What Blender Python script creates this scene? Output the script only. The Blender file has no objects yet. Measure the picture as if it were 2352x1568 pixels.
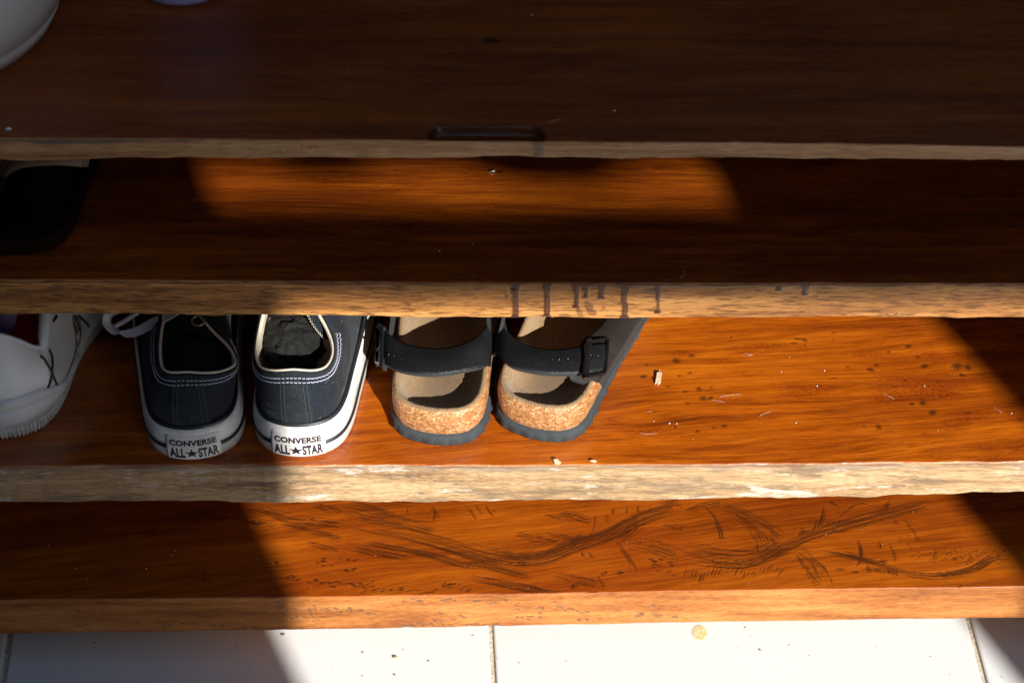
import bpy, math, random
import numpy as np
from mathutils import Vector, Matrix

random.seed(7)
RS = np.random.RandomState(11)
SC = bpy.context.scene
COL = SC.collection

# ---------------------------------------------------------------- camera
CAM_H, PITCH, LENS = 1.3705, math.radians(46), 70.0
cam_d = bpy.data.cameras.new("camera")
cam_d.lens = LENS
cam_d.sensor_width = 36.0
cam_d.clip_end = 200
cam_d.clip_start = 0.02
cam_d.dof.use_dof = True
cam_d.dof.focus_distance = 1.45
cam_d.dof.aperture_fstop = 11.0
cam = bpy.data.objects.new("camera", cam_d)
cam.location = (0, 0, CAM_H)
cam.rotation_euler = (math.radians(90) - PITCH, 0, 0)
COL.objects.link(cam)
SC.camera = cam

# ---------------------------------------------------------------- light
K, T = -0.50, 0.60                      # sun travel: x += K*y, z -= T*y
sun_dir = Vector((K, 1.0, -T)).normalized()
elev = math.asin(-sun_dir.z)
azim = math.atan2(-sun_dir.x, -sun_dir.y)      # direction towards the sun
world = bpy.data.worlds.new("World")
SC.world = world
world.use_nodes = True
wn = world.node_tree.nodes
sky = wn.new("ShaderNodeTexSky")
sky.sky_type = 'NISHITA'
sky.sun_disc = False
sky.sun_elevation = elev
sky.sun_rotation = azim
sky.air_density = 1.3
sky.ozone_density = 3.0
sky.dust_density = 1.0
world.node_tree.links.new(sky.outputs[0], wn["Background"].inputs[0])
wn["Background"].inputs[1].default_value = 0.08
sl = bpy.data.lights.new("sun", 'SUN')
sl.energy = 5.0
sl.angle = math.radians(0.53)
sl.color = (1.0, 0.965, 0.90)
sun = bpy.data.objects.new("sun", sl)
sun.rotation_euler = sun_dir.to_track_quat('-Z', 'Y').to_euler()
sun.location = (1.5, -2, 3)
COL.objects.link(sun)
SC.view_settings.view_transform = 'Standard'
SC.view_settings.look = 'None'
SC.view_settings.exposure = 0.75
SC.view_settings.gamma = 1.0
SC.cycles.max_bounces = 6
SC.cycles.diffuse_bounces = 2
SC.cycles.use_denoising = True

# ---------------------------------------------------------------- geometry of the view, for measuring
F = LENS / 36 * 2352
CP, SP = math.cos(PITCH), math.sin(PITCH)
def on(px, py, z):
    r = (py - 784) / F
    d = (CAM_H - z) / (SP + r * CP)
    return np.array([(px - 1176) / F * d, d * (CP - r * SP), z])
def at_y(px, py, Y):
    r = (py - 784) / F
    d = Y / (CP - r * SP)
    return np.array([(px - 1176) / F * d, Y, CAM_H - d * (SP + r * CP)])
def proj(V):
    V = np.asarray(V, float)
    y, z = V[..., 1], V[..., 2] - CAM_H
    dep = y * CP - z * SP
    return 1176 + F * V[..., 0] / dep, 784 - F * (y * SP + z * CP) / dep, dep
ZA, ZB, ZC, ZD = .574, .452, .267, .113

# ---------------------------------------------------------------- numpy noise
def vnoise(x, y, seed=0):
    rs = np.random.RandomState(seed)
    tab = rs.rand(256, 256)
    xi, yi = np.floor(x).astype(int), np.floor(y).astype(int)
    fx, fy = x - xi, y - yi
    fx, fy = fx * fx * (3 - 2 * fx), fy * fy * (3 - 2 * fy)
    a = tab[xi & 255, yi & 255]; b = tab[(xi + 1) & 255, yi & 255]
    c = tab[xi & 255, (yi + 1) & 255]; d = tab[(xi + 1) & 255, (yi + 1) & 255]
    return (a * (1 - fx) + b * fx) * (1 - fy) + (c * (1 - fx) + d * fx) * fy
def fbm(x, y, seed=0, octv=4):
    s, a, t = 0, 1.0, 0
    for k in range(octv):
        s = s + a * vnoise(x * 2 ** k, y * 2 ** k, seed + k); t += a; a *= .5
    return s / t
def sstep(a, b, x):
    t = np.clip((x - a) / (b - a), 0, 1)
    return t * t * (3 - 2 * t)

# ---------------------------------------------------------------- object helpers
def tag(o, label=None, cat=None, group=None, kind=None):
    if label: o['label'] = label
    if cat: o['category'] = cat
    if group: o['group'] = group
    if kind: o['kind'] = kind
    return o
def empty(name, loc, label, cat, group=None):
    o = bpy.data.objects.new(name, None)
    o.empty_display_size = .02
    o.location = loc
    COL.objects.link(o)
    return tag(o, label, cat, group)
def mesh_obj(name, V, Fc, mat, parent=None, attrs=None, smooth=True, world_space=True, mat_idx=None):
    V = np.array(V, float).reshape(-1, 3)
    if parent is not None and world_space:
        off = np.array(parent.location)
        if parent.parent is not None: off = off + np.array(parent.parent.location)
        V = V - off
    me = bpy.data.meshes.new(name)
    if isinstance(Fc, np.ndarray) and Fc.ndim == 2:
        nf, k = Fc.shape
        me.vertices.add(len(V)); me.vertices.foreach_set('co', V.ravel())
        me.loops.add(nf * k); me.loops.foreach_set('vertex_index', Fc.ravel().astype(np.int32))
        me.polygons.add(nf)
        me.polygons.foreach_set('loop_start', np.arange(0, nf * k, k, dtype=np.int32))
        me.update(calc_edges=True)
    else:
        me.from_pydata([tuple(v) for v in V], [], [tuple(int(i) for i in f) for f in Fc])
    for n, a in (attrs or {}).items():
        at = me.attributes.new(n, 'FLOAT', 'POINT')
        at.data.foreach_set('value', np.asarray(a, np.float32).ravel())
    if smooth:
        me.polygons.foreach_set('use_smooth', np.ones(len(me.polygons), bool))
    for m in (mat if isinstance(mat, (list, tuple)) else [mat]): me.materials.append(m)
    if mat_idx is not None: me.polygons.foreach_set('material_index', np.asarray(mat_idx, np.int32))
    me.validate(); me.update()
    o = bpy.data.objects.new(name, me)
    COL.objects.link(o)
    if parent is not None: o.parent = parent
    return o
def grid_faces(nu, nv, closed_u=False, closed_v=False, base=0, flip=False):
    U = np.arange(nu if closed_u else nu - 1); W = np.arange(nv if closed_v else nv - 1)
    a, b = np.meshgrid(U, W, indexing='ij'); a = a.ravel(); b = b.ravel()
    a2, b2 = (a + 1) % nu, (b + 1) % nv
    f = np.stack([a * nv + b, a2 * nv + b, a2 * nv + b2, a * nv + b2], 1) + base
    return f[:, ::-1].copy() if flip else f
def crom(P, n, closed=False, arc=True):
    P = np.asarray(P, float); m = len(P)
    segs = m if closed else m - 1
    sub = 16; out = []
    for i in range(segs):
        if closed: p0, p1, p2, p3 = P[(i - 1) % m], P[i], P[(i + 1) % m], P[(i + 2) % m]
        else: p0, p1, p2, p3 = P[max(i - 1, 0)], P[i], P[i + 1], P[min(i + 2, m - 1)]
        for j in range(sub):
            t = j / sub
            out.append(.5 * (2 * p1 + (p2 - p0) * t + (2 * p0 - 5 * p1 + 4 * p2 - p3) * t * t + (3 * p1 - p0 - 3 * p2 + p3) * t ** 3))
    out.append(P[0] if closed else P[-1]); out = np.array(out)
    if arc:
        L = np.r_[0, np.cumsum(np.linalg.norm(np.diff(out[:, :3], axis=0), axis=1))]
    else:
        L = np.arange(len(out)) / (len(out) - 1)
    s = np.linspace(0, L[-1], n, endpoint=not closed)
    return np.stack([np.interp(s, L, out[:, k]) for k in range(P.shape[1])], 1)
def tube_arrays(path, r, n=8, closed=False, flat=None):
    """tube round a path; r number or array; flat=(w,h) elliptical"""
    P = np.asarray(path, float); m = len(P)
    if closed: Tn = np.roll(P, -1, 0) - np.roll(P, 1, 0)
    else: Tn = np.gradient(P, axis=0)
    Tn /= np.linalg.norm(Tn, axis=1)[:, None] + 1e-12
    up = np.array([0, 0, 1.0]); rr = np.broadcast_to(np.asarray(r, float), (m,))
    V = []
    prev = None
    for i in range(m):
        t = Tn[i]
        if prev is None:
            a = np.cross(t, up)
            if np.linalg.norm(a) < 1e-4: a = np.cross(t, [1, 0, 0])
        else:
            a = prev - t * np.dot(prev, t)
        a /= np.linalg.norm(a); prev = a; b = np.cross(t, a)
        for k in range(n):
            th = 2 * math.pi * k / n
            V.append(P[i] + rr[i] * (a * math.cos(th) + b * math.sin(th)))
    Fc = [tuple(f) for f in grid_faces(m, n, closed, True)]
    if not closed:
        Fc.append(tuple(range(n))[::-1]); Fc.append(tuple(range((m - 1) * n, m * n)))
    return V, Fc
def tube(name, path, r, mat, parent=None, n=8, closed=False):
    V, Fc = tube_arrays(path, r, n, closed)
    return mesh_obj(name, V, Fc, mat, parent)
class Multi:
    def __init__(s): s.V = []; s.F = []
    def add(s, V, Fc):
        b = len(s.V); s.V += [tuple(v) for v in V]; s.F += [tuple(int(i) + b for i in f) for f in Fc]
    def build(s, name, mat, parent=None, smooth=True): return mesh_obj(name, s.V, s.F, mat, parent, smooth=smooth)
def sheet(name, A, B, thick, mat, parent, nu=48, nv=6, bulge=0.0, edge_mat=None, mid=None):
    """leather-like sheet between two 3D polylines, with thickness"""
    A = crom(A, nu); B = crom(B, nu)
    t = np.linspace(0, 1, nv)[None, :, None]
    G = A[:, None] * (1 - t) + B[:, None] * t
    du = np.gradient(G, axis=0); dv = np.gradient(G, axis=1)
    N = np.cross(du, dv); N /= np.linalg.norm(N, axis=2)[..., None] + 1e-12
    if N[nu // 2, nv // 2, 2] < 0: N = -N
    G = G + N * bulge * np.sin(np.pi * t)
    top = G + N * thick / 2; bot = G - N * thick / 2
    V = np.concatenate([top.reshape(-1, 3), bot.reshape(-1, 3)])
    m = nu * nv
    f1 = grid_faces(nu, nv); f2 = grid_faces(nu, nv, base=m, flip=True)
    side = []
    for i in range(nu - 1):
        side.append((i * nv, m + i * nv, m + (i + 1) * nv, (i + 1) * nv))
        j = nv - 1; side.append((i * nv + j, (i + 1) * nv + j, m + (i + 1) * nv + j, m + i * nv + j))
    for j in range(nv - 1):
        side.append((j, j + 1, m + j + 1, m + j))
        q = (nu - 1) * nv; side.append((q + j, m + q + j, m + q + j + 1, q + j + 1))
    Fc = np.concatenate([f1, f2, np.array(side)])
    idx = None; mats = mat
    if edge_mat: mats = [mat, edge_mat]; idx = np.r_[np.zeros(len(f1)), np.ones(len(f2)), np.ones(len(side))]
    o = mesh_obj(name, V, Fc, mats, parent, mat_idx=idx)
    o.data.polygons.foreach_set('use_smooth', np.r_[np.ones(len(f1) + len(f2), bool), np.zeros(len(side), bool)])
    return o, top

# ---------------------------------------------------------------- node helpers
class NT:
    def __init__(s, name):
        s.m = bpy.data.materials.new(name); s.m.use_nodes = True
        s.t = s.m.node_tree; s.n = s.t.nodes; s.l = s.t.links
        s.bsdf = s.n["Principled BSDF"]
    def new(s, typ, **kw):
        n = s.n.new(typ)
        for k, v in kw.items(): setattr(n, k, v)
        return n
    def setin(s, sock, v):
        if isinstance(v, bpy.types.NodeSocket): s.l.new(v, sock)
        elif v is not None: sock.default_value = v
    def P(s, **kw):
        for k, v in kw.items(): s.setin(s.bsdf.inputs[k.replace('_', ' ')], v)
    def coord(s, scale=(1, 1, 1), loc=(0, 0, 0), rot=(0, 0, 0), src=None):
        if src is None: src = s.new("ShaderNodeTexCoord").outputs['Object']
        m = s.new("ShaderNodeMapping"); s.l.new(src, m.inputs[0])
        m.inputs['Location'].default_value = loc; m.inputs['Rotation'].default_value = rot; m.inputs['Scale'].default_value = scale
        return m.outputs[0]
    def noise(s, vec, scale=1, detail=3, rough=.5, dist=0.0):
        n = s.new("ShaderNodeTexNoise"); s.l.new(vec, n.inputs['Vector'])
        n.inputs['Scale'].default_value = scale; n.inputs['Detail'].default_value = detail
        n.inputs['Roughness'].default_value = rough; n.inputs['Distortion'].default_value = dist
        return n.outputs['Fac']
    def voro(s, vec, scale=1, feature='F1', out='Distance', rnd=1.0):
        n = s.new("ShaderNodeTexVoronoi", feature=feature); s.l.new(vec, n.inputs['Vector'])
        n.inputs['Scale'].default_value = scale; n.inputs['Randomness'].default_value = rnd
        return n.outputs[out]
    def ramp(s, fac, stops, interp='LINEAR'):
        n = s.new("ShaderNodeValToRGB"); n.color_ramp.interpolation = interp
        e = n.color_ramp.elements
        while len(e) > 1: e.remove(e[0])
        e[0].position = stops[0][0]; e[0].color = tuple(stops[0][1]) + (1,)
        for p, c in stops[1:]:
            q = e.new(p); q.color = tuple(c) + (1,)
        s.l.new(fac, n.inputs[0]); return n.outputs[0]
    def rng(s, fac, a, b, c=0.0, d=1.0):
        n = s.new("ShaderNodeMapRange"); s.l.new(fac, n.inputs[0])
        for i, v in enumerate((a, b, c, d)): n.inputs[i + 1].default_value = v
        return n.outputs[0]
    def mix(s, fac, a, b, mode='MIX'):
        n = s.new("ShaderNodeMix", data_type='RGBA', blend_type=mode)
        s.setin(n.inputs[0], fac)
        for sock, v in ((n.inputs[6], a), (n.inputs[7], b)):
            if isinstance(v, bpy.types.NodeSocket): s.l.new(v, sock)
            else: sock.default_value = tuple(v) + (1,) if len(v) == 3 else v
        return n.outputs[2]
    def math(s, op, a, b=0.0, clamp=False):
        n = s.new("ShaderNodeMath", operation=op, use_clamp=clamp)
        s.setin(n.inputs[0], a); s.setin(n.inputs[1], b); return n.outputs[0]
    def attr(s, name):
        n = s.new("ShaderNodeAttribute", attribute_name=name); return n.outputs['Fac']
    def bump(s, h, strength=.3, dist=.001, normal=None):
        n = s.new("ShaderNodeBump"); s.setin(n.inputs['Height'], h)
        n.inputs['Strength'].default_value = strength; n.inputs['Distance'].default_value = dist
        if normal is not None: s.l.new(normal, n.inputs['Normal'])
        return n.outputs[0]
def simple(name, col, rough=.5, var=.12, nscale=60, bump=.0, bdist=.0005, bscale=400, **kw):
    t = NT(name); c = t.coord()
    n = t.noise(c, nscale, 4, .6)
    dark = tuple(x * (1 - var) for x in col); lite = tuple(min(1, x * (1 + var)) for x in col)
    t.P(Base_Color=t.ramp(n, [(.3, dark), (.7, lite)]), Roughness=t.rng(t.noise(c, nscale * .7, 3), .3, .7, rough * .85, min(1, rough * 1.15)))
    if bump: t.P(Normal=t.bump(t.noise(c, bscale, 4, .6), bump, bdist))
    for k, v in kw.items(): t.P(**{k: v})
    return t.m

def board_material(name, top, face, slope=0.0, ripple=.0, grime=None, coat=.55, face_bands=None, ticks=.7, scrape=0.0, seed=0.0):
    """varnished top + raw sawn face on one piece of wood. attrs: face, carve, lap"""
    top = [(c[0] * .85, c[1] * .92, c[2] * .9) for c in top]
    t = NT(name)
    raw = t.new("ShaderNodeTexCoord").outputs['Object']
    sep = t.new("ShaderNodeSeparateXYZ"); t.l.new(raw, sep.inputs[0])
    # warp along the board so that the grain wanders
    wv = t.noise(t.coord((2.2, 9, 9), (seed, 0, 0), src=raw), 1, 3, .5)
    warp = t.math('MULTIPLY', t.math('SUBTRACT', wv, .5), .05)
    yy = t.math('ADD', t.math('ADD', sep.outputs[1], warp), t.math('MULTIPLY', sep.outputs[0], slope))
    zz = t.math('ADD', sep.outputs[2], t.math('MULTIPLY', warp, .35))
    cmb = t.new("ShaderNodeCombineXYZ")
    t.l.new(sep.outputs[0], cmb.inputs[0]); t.l.new(yy, cmb.inputs[1]); t.l.new(zz, cmb.inputs[2])
    g = cmb.outputs[0]
    broad = t.noise(t.coord((1.6, 26, 26), (seed, seed, 0), src=g), 1, 4, .55)
    mid = t.noise(t.coord((6, 130, 130), (0, seed, 0), src=g), 1, 4, .6)
    fine = t.noise(t.coord((22, 620, 620), src=g), 1, 4, .7)
    pores = t.noise(t.coord((70, 1500, 1500), (3, 0, 0), src=g), 1, 2, .5)
    cloud = t.noise(t.coord((5, 9, 9), (seed * 3, 2, 0), src=raw), 1, 4, .6)
    fac = t.math('ADD', t.math('ADD', t.math('MULTIPLY', broad, .26), t.math('MULTIPLY', cloud, .18)), t.math('ADD', t.math('MULTIPLY', mid, .26), t.math('MULTIPLY', fine, .30)))
    c_top = t.ramp(fac, [(.37, top[0]), (.46, top[1]), (.53, top[2]), (.61, top[3])])
    c_top = t.mix(t.rng(pores, .60, .70, 0, .45), c_top, tuple(x * .3 for x in top[0]))
    # blotches of redder varnish
    bl = t.noise(t.coord((7, 12, 12), (seed * 2, 1, 0), src=raw), 1, 3, .55)
    c_top = t.mix(t.rng(bl, .52, .72, 0, .5), c_top, top[4])
    if ripple > .9:   # crackled varnish patches, redder and darker between the cracks
        pm = t.rng(t.noise(t.coord((9, 42, 42), (seed, 8, 0), src=g), 1, 4, .6), .54, .64, 0, 1)
        ck = t.voro(t.coord((230, 520, 520), src=g), 1, 'DISTANCE_TO_EDGE', 'Distance')
        c_top = t.mix(t.math('MULTIPLY', pm, .45), c_top, top[4])
        c_top = t.mix(t.math('MULTIPLY', pm, t.rng(ck, 0, .10, .75, 0)), c_top, tuple(x * .35 for x in top[0]))
    carve = t.attr('carve')
    c_top = t.mix(carve, c_top, (.035, .012, .004))
    # raw face
    ffac = t.math('ADD', t.math('MULTIPLY', t.noise(t.coord((4, 60, 100), (seed, 2, 0), src=g), 1, 5, .6), .6),
                  t.math('MULTIPLY', t.noise(t.coord((40, 900, 900), src=g), 1, 3, .65), .4))
    c_f = t.ramp(ffac, [(.36, face[0]), (.46, face[1]), (.54, face[2]), (.63, face[3])])
    tick = t.noise(t.coord((70, 900, 750), (9, 0, 0), src=g), 1, 2, .5)
    c_f = t.mix(t.rng(tick, .53, .60, 0, ticks), c_f, tuple(x * .45 for x in face[0]))
    if face_bands:   # weathered grey/white scraped patches
        wn_ = t.noise(t.coord((9, 40, 48), (seed, 5, 1), src=g), 1, 8, .75)
        c_f = t.mix(t.rng(wn_, .51, .57, 0, .75), c_f, face_bands[0])
        wn2 = t.noise(t.coord((15, 60, 75), (4, 5, 3), src=g), 1, 8, .78, .3)
        c_f = t.mix(t.rng(wn2, .565, .60, 0, .8), c_f, face_bands[1])
        ed = t.attr('edge')
        wn3 = t.noise(t.coord((10, 30, 60), (1, 5, 7), src=raw), 1, 5, .7)
        c_f = t.mix(t.math('MULTIPLY', ed, t.rng(wn3, .45, .58, 0, .9)), c_f, face_bands[2])
    c_f = t.mix(t.attr('pit'), c_f, (.075, .055, .04))
    lap = t.attr('lap')
    c_f = t.mix(lap, c_f, grime or tuple(x * .55 for x in top[1]))
    face_a = t.attr('face')
    col = t.mix(face_a, c_top, c_f)
    hgt = t.math('ADD', t.math('MULTIPLY', fine, .6), t.math('MULTIPLY', mid, .8))
    rawness = t.math('MULTIPLY', face_a, t.math('SUBTRACT', 1.0, lap), True)
    rr = t.math('ADD', t.rng(t.noise(t.coord((20, 60, 60), src=raw), 1, 4), .3, .7, .20, .36), t.math('ADD', t.math('MULTIPLY', rawness, .36), t.math('MULTIPLY', t.math('MULTIPLY', lap, face_a), .2)))
    crk = t.noise(t.coord((160, 420, 420), src=g), 1, 4, .7)
    hh = t.math('ADD', hgt, t.math('MULTIPLY', crk, t.rng(t.noise(t.coord((5, 24, 24), (seed, 8, 0), src=raw), 1, 3), .5, .68, ripple * .3, ripple)))
    b = t.bump(hh, .28, .0009)
    t.P(Base_Color=col, Roughness=rr, Normal=b)
    t.P(Coat_Weight=t.math('MULTIPLY', t.math('SUBTRACT', 1.0, t.math('MULTIPLY', face_a, .85)), coat), Coat_Roughness=.12)
    t.l.new(t.bump(hh, .12, .0006), t.bsdf.inputs['Coat Normal'])
    t.P(Specular_IOR_Level=.4)
    return t.m

M = {}
W1 = [(0.120, 0.0176, 0.0020), (0.300, 0.0528, 0.0030), (0.500, 0.1000, 0.0040), (0.660, 0.1600, 0.0070), (0.340, 0.0440, 0.0040)]
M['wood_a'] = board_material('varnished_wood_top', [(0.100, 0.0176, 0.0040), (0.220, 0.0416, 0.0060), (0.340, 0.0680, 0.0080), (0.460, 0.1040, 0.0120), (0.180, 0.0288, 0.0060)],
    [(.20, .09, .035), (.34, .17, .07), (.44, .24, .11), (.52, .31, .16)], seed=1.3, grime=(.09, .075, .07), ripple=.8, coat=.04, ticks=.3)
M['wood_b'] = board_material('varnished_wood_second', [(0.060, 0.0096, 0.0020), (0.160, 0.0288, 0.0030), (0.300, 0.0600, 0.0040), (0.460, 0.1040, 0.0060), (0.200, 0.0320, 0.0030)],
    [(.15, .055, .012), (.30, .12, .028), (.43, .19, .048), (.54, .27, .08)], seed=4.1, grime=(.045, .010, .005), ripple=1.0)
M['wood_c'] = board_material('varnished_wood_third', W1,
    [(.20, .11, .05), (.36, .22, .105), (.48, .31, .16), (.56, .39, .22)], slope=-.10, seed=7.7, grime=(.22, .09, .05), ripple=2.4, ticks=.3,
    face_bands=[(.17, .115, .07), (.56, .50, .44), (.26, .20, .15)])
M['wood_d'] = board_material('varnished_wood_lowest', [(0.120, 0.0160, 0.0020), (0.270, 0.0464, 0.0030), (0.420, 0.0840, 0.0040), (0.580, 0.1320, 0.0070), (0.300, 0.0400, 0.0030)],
    [(.20, .055, .008), (.34, .11, .020), (.44, .165, .035), (.54, .23, .06)], slope=-.16, seed=2.2, grime=(.3, .1, .03), ripple=.5, ticks=.12)

# ---------------------------------------------------------------- shelf boards
def raster_strokes(X, Y, strokes, out):
    """X,Y arrays of positions; stroke = (pts Nx2, w0, depth) tapered"""
    for pts, w, dep in strokes:
        pts = np.asarray(pts)
        n = len(pts)
        x0, x1 = pts[:, 0].min() - w, pts[:, 0].max() + w
        y0, y1 = pts[:, 1].min() - w, pts[:, 1].max() + w
        sel = np.where((X > x0) & (X < x1) & (Y > y0) & (Y < y1))[0]
        if not len(sel): continue
        px, py = X[sel], Y[sel]
        best = np.zeros(len(sel))
        for i in range(n - 1):
            a, b = pts[i], pts[i + 1]; d = b - a; L2 = (d ** 2).sum() + 1e-12
            t = np.clip(((px - a[0]) * d[0] + (py - a[1]) * d[1]) / L2, 0, 1)
            dist = np.hypot(px - a[0] - t * d[0], py - a[1] - t * d[1])
            g = (i + t) / (n - 1)
            ww = w * np.clip(np.minimum(g, 1 - g) * 5, .25, 1)
            best = np.maximum(best, np.clip(1.25 - dist / ww, 0, 1) * dep)
        out[sel] = np.maximum(out[sel], best)

def make_board(name, zt, edges, mat, label, parent, dx=.0012, dy=.0012, dz=.0008, depth=.30, seed=0, strokes_top=(), strokes_face=(),
               lap_fn=None, disp_top=None, ragged=.0006, pit_fn=None, face_rough=.0004):
    Y0 = .94
    ex = np.array([on(p[0], p[1], zt)[0] for p in edges]); ey = np.array([on(p[0], p[1], zt)[1] for p in edges])
    ezb = np.array([at_y(p[0], p[2], on(p[0], p[1], zt)[1])[2] for p in edges])
    xs = np.r_[np.arange(-.62, -.42, .01), np.arange(-.42, .42, dx), np.arange(.42, .6201, .01)]
    yf = np.interp(xs, ex, ey) + ragged * (fbm(xs * 40, xs * 0 + 3, seed + 5) - .5) * 2 + .0012 * (vnoise(xs * 6, xs * 0, seed) - .5)
    zb = np.interp(xs, ex, ezb) + ragged * 2.2 * (fbm(xs * 30, xs * 0 + 9, seed + 15, 5) - .5) * 2
    back = np.r_[np.arange(depth, .16, -.01), np.arange(.16, .0018, -dy)]
    nb = len(back)
    rads = [(.0012, 0.0), (.0006, .00012), (.0002, .0005), (0.0, .0011)]
    nface = int((zt - zb.min()) / dz)
    vs = np.linspace(.0016, 1.0, nface)
    rows = []   # each: (Y, Z, face, param)
    N = len(xs)
    Ys, Zs, Fa, Pa = [], [], [], []
    for b in back:
        Ys.append(yf + b); Zs.append(np.full(N, zt)); Fa.append(np.zeros(N)); Pa.append(np.full(N, b))
    for (yy, zd) in rads:
        Ys.append(yf + yy); Zs.append(np.full(N, zt - zd)); Fa.append(np.full(N, sstep(.0001, .0009, zd))); Pa.append(np.full(N, -zd))
    for v in vs[1:]:
        zz = zt - .0011 + (zb - zt + .0011) * v
        rr = sstep(.96, 1.0, v) * .0015
        Ys.append(yf + rr); Zs.append(zz); Fa.append(np.ones(N)); Pa.append(-(zt - zz))
    for b in (.004, .02, .12, depth):
        Ys.append(yf + b); Zs.append(zb.copy()); Fa.append(np.ones(N)); Pa.append(np.full(N, -1.0))
    Yg, Zg, Fg, Pg = map(np.array, (Ys, Zs, Fa, Pa))
    Xg = np.broadcast_to(xs, Yg.shape).copy()
    nr = len(Yg)
    top_rows = slice(0, nb + 2); face_rows = slice(nb + 4, nb + 4 + len(vs) - 1)
    carve = np.zeros_like(Xg); pit = np.zeros_like(Xg); lap = np.zeros_like(Xg)
    if strokes_top:
        fl = np.zeros(Xg[top_rows].size)
        raster_strokes(Xg[top_rows].ravel(), Yg[top_rows].ravel(), strokes_top, fl)
        fl = fl.reshape(Xg[top_rows].shape)
        carve[top_rows] = fl; Zg[top_rows] -= fl * .0004
    if disp_top is not None:
        dd, cc = disp_top(Xg[top_rows], Yg[top_rows])
        Zg[top_rows] += dd; carve[top_rows] = np.maximum(carve[top_rows], cc)
    Zg[top_rows] += (fbm(Xg[top_rows] * 14, Yg[top_rows] * 40, seed + 2, 3) - .5) * .0008 * sstep(0, .02, Pg[top_rows])
    # face relief
    Xf, Zf = Xg[face_rows], Zg[face_rows]
    rel = (fbm(Xf * 60, Zf * 420, seed + 30, 4) - .5) * face_rough * 2
    Yg[face_rows] += rel
    if strokes_face:
        fl = np.zeros(Xf.size)
        raster_strokes(Xf.ravel(), Zf.ravel(), strokes_face, fl)
        fl = fl.reshape(Xf.shape); pit[face_rows] = np.clip(fl, 0, 1); Yg[face_rows] += fl * .0009
    edge = np.zeros_like(Xg)
    edge[face_rows] = 1 - sstep(.003, .011, zt - Zf)
    if lap_fn is not None:
        lp = lap_fn(Xf, zt - Zf)
        lap[face_rows] = lp; Yg[face_rows] -= lp * .0005
    V = np.stack([Xg, Yg, Zg], 2).transpose(1, 0, 2).reshape(-1, 3)
    tr = lambda a: a.T.ravel()
    Fc = grid_faces(N, nr)
    # closed back and ends
    backf = np.array([(i * nr, i * nr + nr - 1, (i + 1) * nr + nr - 1, (i + 1) * nr) for i in range(N - 1)])
    Fc = np.concatenate([Fc, backf])
    Fc = Fc[:, ::-1].copy()
    o = mesh_obj(name, V, Fc, mat, parent, dict(face=tr(Fg), carve=tr(carve), pit=tr(pit), lap=tr(lap), edge=tr(edge)))
    # end caps
    if label: o['label'] = label
    return o

rack = empty('shoe_rack', (0, 1.0, 0), 'varnished wooden shoe rack of four thick plank shelves on a white tiled floor', 'shoe rack')

# full-res pixel (3840 wide) conversions from the enlarged crops
def z6(x, y): return ((x / 1.8234) / 1.63265, (1700 + y / 1.8234) / 1.63265)
def z7(x, y): return ((1280 + x / 1.8234) / 1.63265, (1700 + y / 1.8234) / 1.63265)
def z8(x, y): return ((2560 + x / 1.8234) / 1.63265, (1700 + y / 1.8234) / 1.63265)
def q2(x, y): return ((2400 + x / 1.6333) / 1.63265, (1000 + y / 1.6333) / 1.63265)

# --- carved feathers of the lowest shelf
rnd = random.Random(5)
def curve_w(pts, fn, z, n=24):
    W = np.array([on(*fn(*p), z)[:2] for p in pts])
    return crom(np.c_[W, np.zeros(len(W))], n)[:, :2]
def bundle(pts, fn, n, spread, w=.00034, side=0.0, lmin=.15, lmax=.5, dep=.9, main=0.0):
    base = curve_w(pts, fn, ZD, 40)
    sp = spread / 1.8234 / 1.63265 * .00034 * 1.9
    n = int(n * 1.9) if n > 5 else n
    out = []
    Tn = np.gradient(base, axis=0); Nn = np.c_[-Tn[:, 1], Tn[:, 0]]; Nn /= np.linalg.norm(Nn, axis=1)[:, None]
    for k in range(n):
        a = rnd.random() * (1 - lmin); L = rnd.uniform(lmin, lmax); b = min(1, a + L)
        i0, i1 = int(a * 39), max(int(a * 39) + 3, int(b * 39)); seg = base[i0:i1 + 1:2].copy(); nn = Nn[i0:i1 + 1:2]
        if len(seg) < 2: continue
        o1 = rnd.uniform(-1, 1) + side; o2 = o1 + rnd.uniform(-.35, .35)
        off = np.linspace(o1, o2, len(seg))[:, None] * sp
        out.append((seg + nn * off, w * rnd.uniform(.6, 1.5), dep * rnd.uniform(.6, 1.1)))
    if n >= 14:
        for q in range(3):
            i0 = rnd.randrange(0, 16); i1 = min(39, i0 + rnd.randrange(14, 26)); out.append((base[i0:i1 + 1:3] + np.array([0, sp * (side * .8 + rnd.uniform(-.3, .3))]), sp * rnd.uniform(.3, .5), .2))
    if main: out.append((base[::2], main, 1.0))
    return out
ST = []
ST += bundle([(0, 340), (250, 400), (450, 470), (650, 520)], z7, 22, 25)
ST += bundle([(1640, 345), (1800, 385), (2000, 440), (2334, 475)], z6, 26, 22)
ST += bundle([(1620, 450), (1720, 465), (1880, 492)], z6, 9, 9)
ST += bundle([(1890, 478), (2050, 505), (2200, 545), (2334, 580)], z6, 12, 12)
ST += bundle([(2100, 612), (2220, 635), (2334, 655)], z6, 9, 12)
ST += bundle([(2120, 345), (2250, 365), (2334, 390)], z6, 10, 14)
ST += bundle([(0, 395), (150, 440), (300, 470)], z7, 10, 16)
Q1 = [(0, 490), (250, 545), (500, 590), (750, 660), (950, 720), (1150, 757), (1300, 755), (1450, 725), (1600, 660), (1800, 600), (1900, 560), (2030, 490), (2180, 430), (2334, 395)]
ST += bundle(Q1, z7, 60, 34, side=.8, lmin=.12, lmax=.4, main=.00045)
ST += bundle([(0, 620), (200, 660), (450, 710)], z7, 18, 18)
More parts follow.
